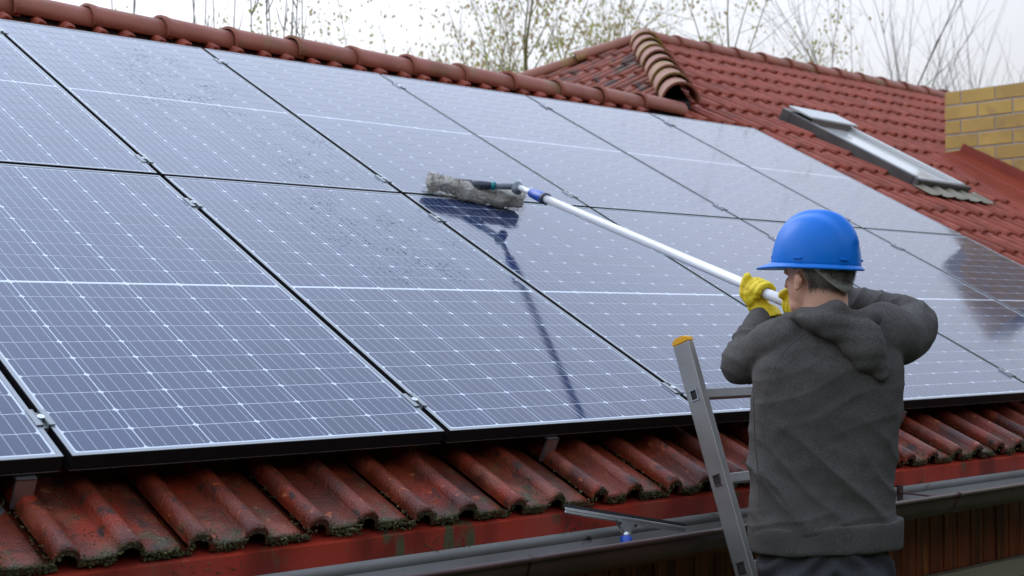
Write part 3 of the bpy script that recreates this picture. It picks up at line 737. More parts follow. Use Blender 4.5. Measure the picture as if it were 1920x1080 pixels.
# every part of the house is a mesh: fold each helper empty into its main mesh
def promote(e, ch):
    nm = e.name
    kids = [k for k in e.children if k != ch]
    ch.parent = house; ch.matrix_parent_inverse = HI.copy(); ch.matrix_basis = Matrix.Identity(4)
    for k in kids: k.parent = ch; k.matrix_parent_inverse = Matrix.Identity(4)
    bpy.data.objects.remove(e); ch.name = nm
bm = bmesh.new()
quad(bm, [HF(.0, 0, -.02), HF(3.4, 3.2, -.02), HF(3.4, -3.2, -.02)] )
hf = fin(bm, 'hip_deck', hip, M_under)
for e, key in ((hip, 'hip_deck'), (ridge, 'ridge_mortar'), (hridge, 'ridge_mortar'), (hcap, 'hip_mortar'), (bhip, 'hip_mortar'), (gut, 'gutter_trough'), (win, 'window_head'), (sk, 'pane'), (fl, 'flashing_sheet')):
    promote(e, [c for c in e.children if c.name.startswith(key)][0])

# moss cushions on the eave noses and along the drip board
M_moss = mat('moss', (.06, .062, .02), .95, vary=[((.20, .18, .07), .5, .68, 60, 3), ((.02, .024, .008), .4, .3, 30, 3)], coord='World', bump=.8, bscale=200)
bm = bmesh.new(); rnd = random.Random(5)
def blob(p, r):
    a = rnd.random() * 6
    vs = []
    for (x, y, z) in ((1, 0, 0), (-1, 0, 0), (0, 1, 0), (0, -1, 0), (0, 0, 1), (0, 0, -1)):
        q = Vector((x * math.cos(a) - y * math.sin(a), x * math.sin(a) + y * math.cos(a), z)) * r * rnd.uniform(.7, 1.2)
        vs.append(bm.verts.new(p + q))
    for f in ((0, 2, 4), (2, 1, 4), (1, 3, 4), (3, 0, 4), (2, 0, 5), (1, 2, 5), (3, 1, 5), (0, 3, 5)): bm.faces.new([vs[i] for i in f])
for i in range(7500):
    x = -2.2 + 5.9 * rnd.random() ** 1.25
    dens = .5 + .9 * noise.noise(Vector((x * 7.1, 0, 1)))
    if rnd.random() > dens + .10 - .12 * max(0, x - .5): continue
    ph = (x - X0) % TW
    hz = .038 * max(0, math.sin(PI * min(1, ph / .072))) if ph < .072 else (.036 * math.sin(PI * (ph - .132) / .072) if .132 < ph < .204 else 0)
    if hz > .02 and rnd.random() < .8: continue
    p = RP(x, COURSES[0] - .004 + rnd.uniform(-.003, .004) + (abs(rnd.gauss(0, .018)) if rnd.random() < .25 else 0), SURF + .028 + hz - rnd.random() * .022)
    blob(p, rnd.uniform(.0018, .0048))
for i in range(2500):
    x = -2.2 + 5.9 * rnd.random() ** 1.4
    if noise.noise(Vector((x * 4.3, 5, 1))) < .12: continue
    blob(Vector((x, -1.7205 + rnd.uniform(-.001, .001), -1.03 - rnd.random() * .055)), rnd.uniform(.001, .0028))
for ci in (0, 1):
    for i in range(2600):
        k = rnd.randrange(0, 20); side = rnd.choice((.0, .112, .216, .30))
        x = X0 + k * TW + side + rnd.gauss(0, .006); v = COURSES[ci] + rnd.random() * .32
        if noise.noise(Vector((x * 5, v * 5, 9))) < .08: continue
        blob(RP(x, v, SURF + .030 - math.tan(ATILT) * (v - COURSES[ci])), rnd.uniform(.0014, .0036))
mo = fin(bm, 'moss_cushions', None, M_moss); hchild(mo); mo['kind'] = 'stuff'

# ================================================================== squeegee resting in the gutter
sq = empty('squeegee', (.47, -1.80, -1.07))
tag(sq, 'steel window squeegee with blue grip standing in the gutter against the red board', 'squeegee')
SI = Matrix.Translation(Vector((-.47, 1.80, 1.07)))
def sqp(bm, name, m_, sm=False):
    o = fin(bm, name, sq, m_, sm); o.matrix_parent_inverse = SI; return o
A = Vector((.255, -1.745, -1.004)); B = Vector((.640, -1.835, -1.084)); ax = (B - A).normalized()
dwn = Vector((.02, -.30, -.95)); dwn = (dwn - ax * dwn.dot(ax)).normalized(); out = ax.cross(dwn)
if out.y > 0: out = -out
F4 = Matrix((ax, dwn, out)).transposed().to_4x4(); F4.translation = A; ln = (B - A).length
bm = bmesh.new(); box(bm, (0, .004, -.004), (ln, .020, .005), mtx=F4, bev=.0015); box(bm, (0, .008, .0052), (ln, .0125, .0075), mtx=F4); sqp(bm, 'channel', M_steel)
bm = bmesh.new(); box(bm, (-.003, -.006, -.0008), (ln + .003, .0038, .0012), mtx=F4); sqp(bm, 'rubber_blade', M_rubber)
mid = ln * .50
bm = bmesh.new()
pr = [(-.046, .012), (.046, .012), (.028, .020), (.014, .038), (.011, .052), (-.011, .052), (-.014, .038), (-.028, .020)]
f_ = [bm.verts.new(F4 @ Vector((mid + x, y, .008))) for x, y in pr]; g_ = [bm.verts.new(F4 @ Vector((mid + x, y, -.007))) for x, y in pr]
bm.faces.new(f_); bm.faces.new(g_[::-1])
for i in range(8): bm.faces.new((f_[i], g_[i], g_[(i + 1) % 8], f_[(i + 1) % 8]))
bmesh.ops.bevel(bm, geom=bm.edges[:], offset=.002, segments=2, affect='EDGES'); sqp(bm, 'bracket', M_steel)
for dx in (-.026, .026):
    bm = bmesh.new(); tube(bm, [F4 @ Vector((mid + dx, .025, .007)), F4 @ Vector((mid + dx, .025, .011))], .0045, 10); sqp(bm, 'screw', M_dark)
bm = bmesh.new(); tube(bm, [F4 @ Vector((mid, .046, .0)), F4 @ Vector((mid, .060, .0))], .0125, 16); sqp(bm, 'ferrule', M_steel, True)
bm = bmesh.new(); tube(bm, [F4 @ Vector((mid, .056, 0)), F4 @ Vector((mid, .059, 0)), F4 @ Vector((mid, .106, -.001)), F4 @ Vector((mid, .108, -.001))], [.014, .0165, .016, .011], 18); sqp(bm, 'grip', M_blueplastic, True)

# ================================================================== ladder
ld = empty('ladder', (.93, -2.55, -3.6))
tag(ld, 'aluminium ladder with an orange yellow end cap leaning on the eave beside the man', 'ladder')
LI = Matrix.Translation(Vector((-.93, 2.55, 3.6)))
T0 = Vector((.73, -1.742, -.575)); T1 = Vector((.73, -1.962, -1.187))
ldn = (T1 - T0).normalized(); lnr = Vector((1, 0, 0)).cross(ldn)          # across the rail's web
if lnr.y > 0: lnr = -lnr
LF = Matrix((Vector((1, 0, 0)), ldn, lnr)).transposed().to_4x4(); LF.translation = T0
Llen = (3.6 - .575) / abs(ldn.z)
def ldp(bm, name, m_, sm=False):
    o = fin(bm, name, ld, m_, sm); o.matrix_parent_inverse = LI; return o
LWID = .40; rungs = []
s = (-.722 + .575) / ldn.z
r_s = [abs(.147 / ldn.z)]; 
while r_s[-1] < Llen - .2: r_s.append(r_s[-1] + .252)
for sx in (0, 1):
    bm = bmesh.new(); x0 = 0 if sx == 0 else LWID
    box(bm, (x0, 0, -.031), (x0 + .024, Llen, .031), mtx=LF, bev=.003)
    rail = ldp(bm, 'side_rail', M_ladder)
    bm = bmesh.new()
    n_ = 8
    for side in (1,):
        pts = [(-.032, .0), (-.030, -.012), (-.015, -.020), (.015, -.020), (.030, -.012), (.032, .0)]
        a_ = [bm.verts.new(LF @ Vector((x0 - .0015, q[1], q[0]))) for q in pts]; b_ = [bm.verts.new(LF @ Vector((x0 + .0255, q[1], q[0]))) for q in pts]
        bm.faces.new(a_); bm.faces.new(b_[::-1])
        for i in range(6): bm.faces.new((a_[i], b_[i], b_[(i + 1) % 6], a_[(i + 1) % 6]))
    bmesh.ops.bevel(bm, geom=bm.edges[:], offset=.002, segments=2, affect='EDGES')
    ldp(bm, 'end_cap', M_yellowcap)
    for q in r_s:                                               # flared rung ends on the outside of each web
        bm = bmesh.new(); xo = x0 - .003 if sx == 0 else x0 + .0245
        for lo, hi in (((-.017, -.014), (.017, -.0105)), ((-.017, .0105), (.017, .014)), ((-.017, -.0105), (-.0135, .0105)), ((.0135, -.0105), (.017, .0105))):
            box(bm, (xo, q + lo[0], lo[1]), (xo + .0025, q + hi[0], hi[1]), mtx=LF)
        o = ldp(bm, 'rung_flare', M_steel)
        bm = bmesh.new(); xi = x0 - .0008 if sx == 0 else x0 + .0242
        box(bm, (xi, q - .0133, -.0103), (xi + .0006, q + .0133, .0103), mtx=LF); ldp(bm, 'rung_hole_shade', M_dark)  # thin dark plate painted in for the shade inside the hollow rung
for q in r_s:
    bm = bmesh.new(); box(bm, (.0245, q - .014, -.014), (LWID - .0005, q + .014, .014), mtx=LF, bev=.002)
    ldp(bm, 'rung', M_ladder)
# ================================================================== mop on its telescopic pole
JN = Vector((1.514, -.175, .043)); HD = Vector((.929, -1.857, -.413)); pd = (HD - JN).normalized()
END = HD + pd * .30
mop = empty('washing_mop', (1.40, -.06, .03))
tag(mop, 'grey fleece washer mop on a long white telescopic pole held by the man', 'mop')
MI = Matrix.Translation(Vector((-1.40, .06, -.03)))
def mpp(bm, name, m_, sm=True):
    o = fin(bm, name, mop, m_, sm); o.matrix_parent_inverse = MI; return o
bm = bmesh.new(); tube(bm, [JN, JN + pd * .22], .0120, 16); mpp(bm, 'inner_tube', M_white)
bm = bmesh.new()
c0 = JN + pd * .15
tube(bm, [c0, c0 + pd * .006, c0 + pd * .11, c0 + pd * .118, c0 + pd * .135, c0 + pd * .138], [.016, .0195, .0235, .0215, .0225, .017], 18)
mpp(bm, 'locking_collar', M_blueplastic)
bm = bmesh.new(); tube(bm, [c0 + pd * .130, c0 + pd * .150], .0235, 18); mpp(bm, 'collar_ring', M_darkplastic)
bm = bmesh.new(); tube(bm, [c0 + pd * .135, HD, END], .0160, 18); mpp(bm, 'pole', M_white)
bm = bmesh.new(); tube(bm, [END - pd * .10, END + pd * .004], .0185, 16); mpp(bm, 'pole_grip', M_greyplastic)
# angle joint and arm down to the head
bm = bmesh.new(); bmesh.ops.create_icosphere(bm, subdivisions=2, radius=.024, matrix=Matrix.Translation(JN - pd * .004)); 
tube(bm, [JN + Vector((-.024, -.020, -.012)), JN + Vector((.018, .016, -.012))], .021, 14)
mpp(bm, 'angle_joint', M_greyplastic)
HC = RP(1.372, -.012, .062)                                       # where the arm meets the head
def mid_(a, b, t): return a + (b - a) * t
bm = bmesh.new(); tube(bm, [JN, mid_(JN, HC, .48)], .0135, 14); mpp(bm, 'joint_arm', M_greyplastic)
bm = bmesh.new(); tube(bm, [mid_(JN, HC, .46), mid_(JN, HC, .54)], .0175, 14); mpp(bm, 'arm_ring', M_teal)
bm = bmesh.new(); tube(bm, [mid_(JN, HC, .53), mid_(JN, HC, .72), HC], [.0155, .020, .022], 14); mpp(bm, 'arm_socket', M_darkplastic)
# the fleece sleeve: a lumpy T-bar lying on the glass
E0 = RP(1.195, .040, .040); E1 = RP(1.605, -.105, .036)
bm = bmesh.new()
core = [E0 + (E1 - E0) * t + Vector((0, 0, .007 * math.sin(t * 9))) for t in [i / 28 for i in range(29)]]
rr_ = [.036 * (1 + .10 * math.sin(i * 1.3) + .07 * math.sin(i * .6 + 1)) for i in range(29)]
rr_[0] = .022; rr_[1] = .033; rr_[-1] = .022; rr_[-2] = .034
tube(bm, core, rr_, 34)
bmesh.ops.subdivide_edges(bm, edges=bm.edges[:], cuts=2, use_grid_fill=True)
bm.normal_update()
axm = (E1 - E0).normalized()
for v in bm.verts:
    q = v.co; t = (q - E0).dot(axm)
    n_ = v.normal
    f = noise.noise(Vector((t * 16, q.y * 28, q.z * 28))) * .009 + noise.noise(q * 90) * .0035 + noise.noise(q * 260) * .0028
    # wrap seam running along the sleeve
    v.co = q + n_ * f
fs = mpp(bm, 'fleece_sleeve', M_fleece)
bm = bmesh.new(); rnd = random.Random(11)
for i in range(5200):
    t = rnd.random(); a = rnd.random() * 2 * PI
    c = E0 + (E1 - E0) * t; s1 = axm.orthogonal().normalized(); s2 = axm.cross(s1)
    n_ = s1 * math.cos(a) + s2 * math.sin(a); r0 = .034
    p = c + n_ * r0; q = p + n_ * rnd.uniform(.005, .014) + Vector((rnd.gauss(0, .005), rnd.gauss(0, .005), rnd.gauss(0, .004)))
    wv = axm * .0011
    if (ROOF.inverted() @ q).z < .002 or (ROOF.inverted() @ p).z < .002: continue
    bm.faces.new([bm.verts.new(p - wv), bm.verts.new(p + wv), bm.verts.new(q)])
ff = mpp(bm, 'fleece_pile', M_fleece, False); ff['kind'] = 'stuff'
bm = bmesh.new(); tube(bm, [HC + (E0 - E1).normalized() * .04, HC, HC - (E0 - E1).normalized() * .04], [.018, .024, .018], 12); mpp(bm, 'head_clamp', M_darkplastic)

# ================================================================== the man
# local frame: a = to the right in the view from the camera side, b = away, z = up (world height)
MO = Vector((.791, -2.2006, 0)); ra = Vector((rt.x, rt.y, 0)).normalized(); fb = Vector((fw.x, fw.y, 0)).normalized()
MF = Matrix((ra, fb, Vector((0, 0, 1)))).transposed().to_4x4(); MF.translation = MO
def P(u, v, b):                                                    # point at that bearing and depth, as local coordinates
    d = 3.85 + b
    return Vector(((u - 960) / 2672.4 * d - .843, b, -.510 + d * (.0235 - (v - 540) / 2672.4)))
def ellip(bm, c, r, rot=None, sub=3):
    M4 = Matrix.Translation(Vector(c))
    if rot is not None: M4 = M4 @ rot
    bmesh.ops.create_icosphere(bm, subdivisions=sub, radius=1, matrix=M4 @ Matrix.Diagonal((r[0], r[1], r[2], 1)))
def fuse(bm, name, vox, smooth=4, parent=None, m_=None, disp=None, fac=.5):
    me = bpy.data.meshes.new(name + '_src'); bmesh.ops.recalc_face_normals(bm, faces=bm.faces[:]); bm.to_mesh(me); bm.free()
    o = bpy.data.objects.new(name + '_src', me); COL.objects.link(o)
    r = o.modifiers.new('r', 'REMESH'); r.mode = 'VOXEL'; r.voxel_size = vox; r.adaptivity = 0
    s = o.modifiers.new('s', 'SMOOTH'); s.factor = fac; s.iterations = smooth
    dg = bpy.context.evaluated_depsgraph_get(); dg.update()
    me2 = bpy.data.meshes.new_from_object(o.evaluated_get(dg)); me2.name = name
    bpy.data.objects.remove(o); bpy.data.meshes.remove(me)
    me2.materials.clear(); me2.materials.append(m_)
    if disp:
        nr = [v.normal.copy() for v in me2.vertices]
        for v, n_ in zip(me2.vertices, nr): v.co = disp(v.co.copy(), n_)
    out = bpy.data.objects.new(name, me2); COL.objects.link(out)
    for p_ in me2.polygons: p_.use_smooth = True
    if parent: out.parent = parent
    return out
def loft(bm, rings, seg=40, pw=2.4):
    """rings: (cx, cy, z, half width, half depth, tilt)"""
    R_ = []
    for (cx, cy, z, hw_, hd_, tl) in rings:
        r = []
        for k in range(seg):
            t = 2 * PI * k / seg; c, s_ = math.cos(t), math.sin(t)
            x = hw_ * math.copysign(abs(c) ** (2 / pw), c); y = hd_ * math.copysign(abs(s_) ** (2 / pw), s_)
            r.append(bm.verts.new((cx + x, cy + y, z + tl * x)))
        R_.append(r)
    for i in range(len(R_) - 1):
        for k in range(seg): bm.faces.new((R_[i][k], R_[i][(k + 1) % seg], R_[i + 1][(k + 1) % seg], R_[i + 1][k]))
    bm.faces.new(R_[0][::-1]); bm.faces.new(R_[-1]); return R_

Lsh, Lel, Lwr, Lha = P(1468, 642, -.01), P(1392, 682, .13), P(1430, 596, .31), P(1424, 548, .345)
Rsh, Rel, Rwr, Rha = P(1652, 628, .0), P(1712, 602, .17), P(1548, 566, .26), P(1490, 566, .27)
HEADC = P(1534, 512, .0)
th = R(41); hf_ = Vector((-math.sin(th), math.cos(th), 0)); hs = Vector((-math.cos(th), -math.sin(th), 0))   # facing, and towards the left ear
HM = Matrix((hs * -1, hf_, Vector((0, 0, 1)))).transposed().to_4x4(); HM.translation = HEADC                  # head frame: x right ear, y face, z up
# --- body: one continuous skin surface
bm = bmesh.new()
def hp(x, y, z): return HM @ Vector((x, y, z))
def he(c, r, rx=0):
    ellip(bm, (0, 0, 0), (1, 1, 1)) if False else bmesh.ops.create_icosphere(bm, subdivisions=3, radius=1, matrix=HM @ Matrix.Translation(Vector(c)) @ Matrix.Rotation(rx, 4, 'X') @ Matrix.Diagonal((*r, 1)))
he((0, -.010, .020), (.074, .093, .088)); he((0, .022, -.035), (.062, .066, .070)); he((0, .040, -.082), (.046, .046, .034)); he((0, .072, -.100), (.020, .016, .014))
he((-.034, .052, -.030), (.022, .020, .020)); he((.034, .052, -.030), (.022, .020, .020)); he((0, .070, .018), (.046, .016, .012))
he((0, .094, -.022), (.0095, .016, .018), R(20)); he((0, .102, -.034), (.012, .010, .009)); he((0, .086, -.058), (.020, .008, .005)); he((0, .084, -.070), (.018, .008, .006))
for sx in (-1, 1):
    he((sx * .078, .006, -.026), (.007, .014, .024), R(-12)); he((sx * .085, .001, -.018), (.006, .015, .018), R(-12)); he((sx * .083, .008, -.042), (.006, .009, .010))
    he((sx * .030, .082, .004), (.013, .008, .008))
neck0 = P(1552, 640, -.005); neck1 = hp(0, -.02, -.03)
tube(bm, [neck0, (neck0 + neck1) / 2, neck1], [.068, .060, .062], 20)
Z = lambda v: P(1545, v, 0).z
loft(bm, [(0, 0, Z(1030), .150, .09, 0), (0, 0, Z(900), .135, .085, 0), (0, 0, Z(760), .155, .09, 0), (0, 0, Z(660), .165, .085, 0), (0, 0, Z(625), .12, .06, 0)])
def limb(pts, rad, seg=18): tube(bm, smooth_path(pts, 4), [rad[min(len(rad) - 1, int(i / 4))] for i in range((len(pts) - 1) * 4 + 1)], seg)
limb([Lsh, Lel, Lwr], [.046, .040, .028]); limb([Rsh, Rel, Rwr], [.046, .040, .028])
hip0 = Z(1045); feetz = -2.02
LF0 = Vector((-.10, .03, feetz)); RF0 = Vector((.12, .03, feetz))
for f0, sx in ((LF0, -1), (RF0, 1)):
    limb([Vector((sx * .085, 0, hip0)), Vector((f0.x, .06, (hip0 + feetz) / 2)), Vector((f0.x, .0, feetz + .07))], [.075, .050, .038])
# bare palms stay inside the gloves
ellip(bm, Lha + (Lwr - Lha) * .35, (.022, .018, .030)); ellip(bm, Rha + (Rwr - Rha) * .25, (.026, .018, .018)); 
tube(bm, [Lwr, Lha + (Lwr - Lha) * .4], .022, 12); tube(bm, [Rwr, Rha + (Rwr - Rha) * .3], .022, 12)
man = fuse(bm, 'person', .0055, 5, None, M_skin)
man.matrix_world = MF
tag(man, 'man seen from behind in blue helmet, charcoal hoodie and yellow gloves', 'person')
def mchild(o): o.parent = man; return o

# --- hoodie
def sdir_(p, q0, q1):
    """distance of p from the segment, and how far along"""
    d = q1 - q0; t = max(0, min(1, (p - q0).dot(d) / d.length_squared)); return (p - (q0 + d * t)).length, t
def crease(x):
    """narrow ridges of pulled cloth with broad valleys between them"""
    return -.55 + 1.1 * (1 - abs(math.sin(x / 2)) ** .9) ** 1.5 if True else 1 - 2 * (1 - abs(math.sin(x / 2)) ** .75) ** 1.6 if abs(math.sin(x / 2)) < 1 else 1
def folds(p, n_):
    z = p.z; f = 0
    dl, tl = sdir_(p, Lel, Lwr); dr, tr = sdir_(p, Rel, Rwr); dlu, tlu = sdir_(p, Lsh, Lel); dru, tru = sdir_(p, Rsh, Rel)
    body = 1
    if dl < .085: 
        f += .0085 * crease(tl * 34 + p.x * 40 + 3.5 * noise.noise(p * 16)) * min(1, tl * 2.5) * (.6 + noise.noise(p * 9)); body = .3
    if dr < .085:
        f += .0080 * crease(tr * 36 + p.z * 50 + 4 * noise.noise(p * 13)) * min(1, tr * 2.5) * (.6 + noise.noise(p * 8)); body = .3
    near_el = max(0, 1 - (p - Lel).length / .11); f += .007 * near_el * crease((p.z + p.x * .6) * 150)
    near_er = max(0, 1 - (p - Rel).length / .12); f += .008 * near_er * crease((p.z * .7 - p.x) * 120)
    # broad diagonal drapes on the lower back, and bunching over the hem
    zt = (Z(1035) - z) / (Z(1035) - Z(620)); zt = max(0, min(1, zt))     # 0 at hem, 1 at shoulders
    dgn = p.x * .72 + (z + .9) * .70
    low = max(0, 1 - abs(zt - .32) / .34)
    f += body * .0135 * low * (.55 + .9 * abs(noise.noise(p * 4))) * crease(dgn * 42 + 1.6 * noise.noise(p * 6))
    f += body * .0070 * low * crease(dgn * 80 + 3.5 * noise.noise(p * 5))
    hemz = max(0, 1 - abs(zt - .13) / .10)
    f += body * .0050 * hemz * crease((z - .22 * p.x) * 150 + 2.2 * noise.noise(p * 7))
    mid2 = max(0, 1 - abs(zt - .72) / .25)
    f += body * .0032 * mid2 * crease((z * .9 - p.x * .35) * 95 + 3 * noise.noise(p * 6))
    f += body * .006 * noise.noise(p * 9) + .003 * noise.noise(p * 19) + .0022 * noise.noise(p * 30)
    return p + n_ * f * min(1, max(.15, (z - Z(1000)) / .06))
bm = bmesh.new()
loft(bm, [
 (P(1547, 1010, 0).x, .0, Z(1022), .196, .118, 0),
 (P(1541, 990, 0).x, .0, Z(985), .202, .126, .0),
 (P(1539, 940, 0).x, .0, Z(940), .200, .122, 0),
 (P(1540, 880, 0).x, .0, Z(870), .198, .120, 0),
 (P(1543, 800, 0).x, .0, Z(800), .200, .122, 0),
 (P(1548, 740, 0).x, -.002, Z(740), .203, .125, 0),
 (P(1552, 690, 0).x, -.004, Z(690), .202, .125, 0),
 (P(1556, 650, 0).x, -.004, Z(650), .186, .112, 0),
 (P(1558, 622, 0).x, -.004, Z(622), .150, .092, 0),
 (P(1560, 600, 0).x, -.006, Z(600), .098, .078, 0)], 48, 2.5)
def sleeve(pts, rad):
    pp_ = smooth_path(pts, 6); n_ = len(pp_); rs_ = []
    for i in range(n_):
        t = i / (n_ - 1) * (len(rad) - 1); k = min(int(t), len(rad) - 2); rs_.append(rad[k] + (rad[k + 1] - rad[k]) * (t - k))
    tube(bm, pp_, rs_, 24)
Lcuff = Lwr + (Lha - Lwr) * .02; Rcuff = P(1560, 564, .255)
sleeve([P(1500, 655, -.01), Lsh, (Lsh + Lel) / 2 + Vector((0, 0, .0)), Lel, (Lel + Lwr) / 2, Lcuff], [.080, .076, .068, .061, .054, .040])
ellip(bm, P(1470, 634, -.01), (.062, .070, .045)); ellip(bm, P(1645, 622, -.01), (.070, .075, .046)); ellip(bm, Lel + Vector((0, -.005, -.004)), (.064, .062, .058)); ellip(bm, Rel + Vector((.004, -.01, 0)), (.058, .060, .058))
sleeve([P(1610, 655, -.01), Rsh, (Rsh + Rel) / 2 + Vector((.01, 0, -.028)), Rel, (Rel + Rcuff) / 2 + Vector((0, .01, .010)), Rcuff], [.084, .086, .078, .065, .052, .044])
hoodie = mchild(fuse(bm, 'hoodie', .005, 7, None, M_hoodie, folds))
# ribbed hem band and cuffs
bm = bmesh.new(); cxh = P(1546, 1010, 0).x
loft(bm, [(cxh, .0, Z(1026) - .004, .199, .121, .035), (cxh, 0, Z(1022), .202, .125, .035), (cxh, 0, Z(988), .205, .128, .06), (cxh, 0, Z(974), .204, .127, .06)], 64, 2.5)
def ribs(p, n_): return p + n_ * (.0007 * math.sin(math.atan2(p.y, p.x - cxh) * 170) + .0055 * noise.noise(p * 12) + .004 * noise.noise(Vector((p.x * 9, p.y * 9, 0))))
hoodie_hem = fuse(bm, 'hem_band', .0055, 3, None, M_hoodie, ribs); hoodie_hem.parent = hoodie
for c0_, c1_ in ((Lwr, Lel), (Rcuff, Rel)):
    bm = bmesh.new(); d_ = (c1_ - c0_).normalized()
    tube(bm, [c0_ - d_ * .014, c0_ + d_ * .012, c0_ + d_ * .04], [.037, .0425, .044], 24)
    c = fuse(bm, 'cuff', .005, 2, None, M_hoodie); c.parent = hoodie
# raglan seams: thin raised cords
for pts in ([P(1530, 612, -.10), P(1478, 650, -.112), P(1447, 700, -.118), P(1437, 740, -.115)], [P(1412, 740, -.098), P(1415, 830, -.10), P(1422, 900, -.106), P(1421, 950, -.11)], ):
    bm = bmesh.new()
    tube(bm, smooth_path(pts, 8), .0016, 6); c = fin(bm, 'seam', hoodie, M_hoodie, True)
# hood lying on the back
bm = bmesh.new()
def HB(u, v, b): return P(u, v, b)
collar = smooth_path([HB(1478, 606, .03), HB(1486, 598, -.045), HB(1518, 590, -.090), HB(1562, 585, -.105), HB(1606, 590, -.095), HB(1636, 600, -.055), HB(1642, 606, .02), HB(1620, 612, .07), HB(1560, 622, .085), HB(1504, 614, .075), HB(1478, 606, .03)], 5)
tube(bm, collar, [.024 + .006 * math.sin(i * .9) for i in range(len(collar))], 16)
for (u, v, b, a_, c_, d_) in ((1540, 606, -.105, .075, .032, .028), (1585, 612, -.115, .098, .036, .034), (1600, 634, -.120, .094, .036, .036), (1618, 656, -.124, .074, .034, .036), (1634, 680, -.122, .050, .030, .034), (1646, 700, -.118, .028, .022, .024)  ):
    ellip(bm, HB(u, v, b), (a_, c_, d_), Matrix.Rotation(R(14), 4, 'Y'))
def hfold(p, n_):
    q = p - HB(1600, 640, -.12); s = q.x * .80 - q.z * .6
    t = q.x * .5 + q.z * .86
    return p + n_ * (.0055 * math.sin(s * 55 + 2.0 * noise.noise(p * 6)) * (1 if p.y < -.05 else .3) + .003 * noise.noise(p * 9))
hood = fuse(bm, 'hood', .005, 16, None, M_hoodie, hfold); hood.parent = hoodie

# --- trousers and boots
bm = bmesh.new()
loft(bm, [(0, 0, Z(1120), .175, .112, 0), (0, 0, Z(1080), .180, .116, 0), (0, 0, Z(1000), .168, .108, 0), (0, 0, Z(975), .158, .100, 0)], 40, 2.3)
for f0, sx in ((LF0, -1), (RF0, 1)):
    pp_ = smooth_path([Vector((sx * .082, 0, Z(1085))), Vector((sx * .09, .01, Z(1200))), Vector((f0.x, .06, (hip0 + feetz) / 2)), Vector((f0.x, .0, feetz + .10))], 6)
    tube(bm, pp_, [.100 - .045 * (i / (len(pp_) - 1)) for i in range(len(pp_))], 24)
ellip(bm, (-.075, -.05, Z(1090)), (.088, .075, .085)); ellip(bm, (.08, -.05, Z(1090)), (.088, .075, .085))
def pfold(p, n_): return p + n_ * (.0075 * math.sin((p.z * 1.0 + abs(p.x) * .9) * 85 + 3 * noise.noise(p * 7)) * (1 if p.z > Z(1150) else .6) + .004 * noise.noise(p * 16))
mchild(fuse(bm, 'trousers', .007, 6, None, M_pants, pfold))
for f0 in (LF0, RF0):
    bm = bmesh.new(); ellip(bm, (f0.x, .04, feetz + .045), (.045, .13, .045)); ellip(bm, (f0.x, -.03, feetz + .07), (.043, .06, .07)); box(bm, (f0.x - .045, -.085, feetz + .001), (f0.x + .045, .165, feetz + .025))
    mchild(fuse(bm, 'boot', .006, 3, None, M_boot))

# --- hair: a close cap on the lower back of the skull
bm = bmesh.new()
bmesh.ops.create_icosphere(bm, subdivisions=5, radius=1, matrix=Matrix.Translation(Vector((0, -.012, .016))) @ Matrix.Diagonal((.0775, .0965, .098, 1)))
dl = []
for v in bm.verts:
    x, y, z = v.co
    line = -.062 + .012 * math.sin(x * 60) if y < -.02 else -.020 + (y + .02) * .6     # nape line, rising over the ears
    if abs(x) > .052 and -.012 < y < .028: line = max(line, .004)
    if y > .045 or z < line: dl.append(v)
bmesh.ops.delete(bm, geom=dl, context='VERTS')
for v in bm.verts:
    x, y, z = v.co
    k = max(0, min(1, (-.02 - z) / .05)); v.co.x *= 1 - .10 * k; v.co.y = -.012 + (v.co.y + .012) * (1 - .12 * k)
    v.co += v.co.normalized() * (.0012 * noise.noise(v.co * 220) + .0012 * noise.noise(v.co * 60))
bmesh.ops.solidify(bm, geom=bm.faces[:], thickness=.004)
hair = fin(bm, 'hair', man, M_hair, True); hair.matrix_basis = HM
# short strands break the edge
bm = bmesh.new(); rnd = random.Random(3)
for i in range(5200):
    a = rnd.uniform(PI * .98, PI * 2.02) ; z = rnd.uniform(-.068, .03)
    rz = math.sqrt(max(.02, 1 - ((z - .016) / .098) ** 2)); x = math.cos(a) * .0775 * rz; y = math.sin(a) * .0965 * rz - .012
    k = max(0, min(1, (-.02 - z) / .05)); x *= 1 - .10 * k; y = -.012 + (y + .012) * (1 - .12 * k)
    if abs(x) > .050 and -.018 < y and z < .004: continue
    p = Vector((x, y, z)); n_ = Vector((x / .0775, (y + .012) / .0965, 0)).normalized()
    q = p + n_ * rnd.uniform(.002, .006) + Vector((rnd.gauss(0, .002), rnd.gauss(0, .002), -rnd.uniform(.004, .013)))
    t_ = n_.cross(Vector((0, 0, 1))).normalized() * .0007
    bm.faces.new([bm.verts.new(p - t_), bm.verts.new(p + t_), bm.verts.new(q)])
hs_ = fin(bm, 'hair_strands', hair, M_hair); hs_['kind'] = 'stuff'

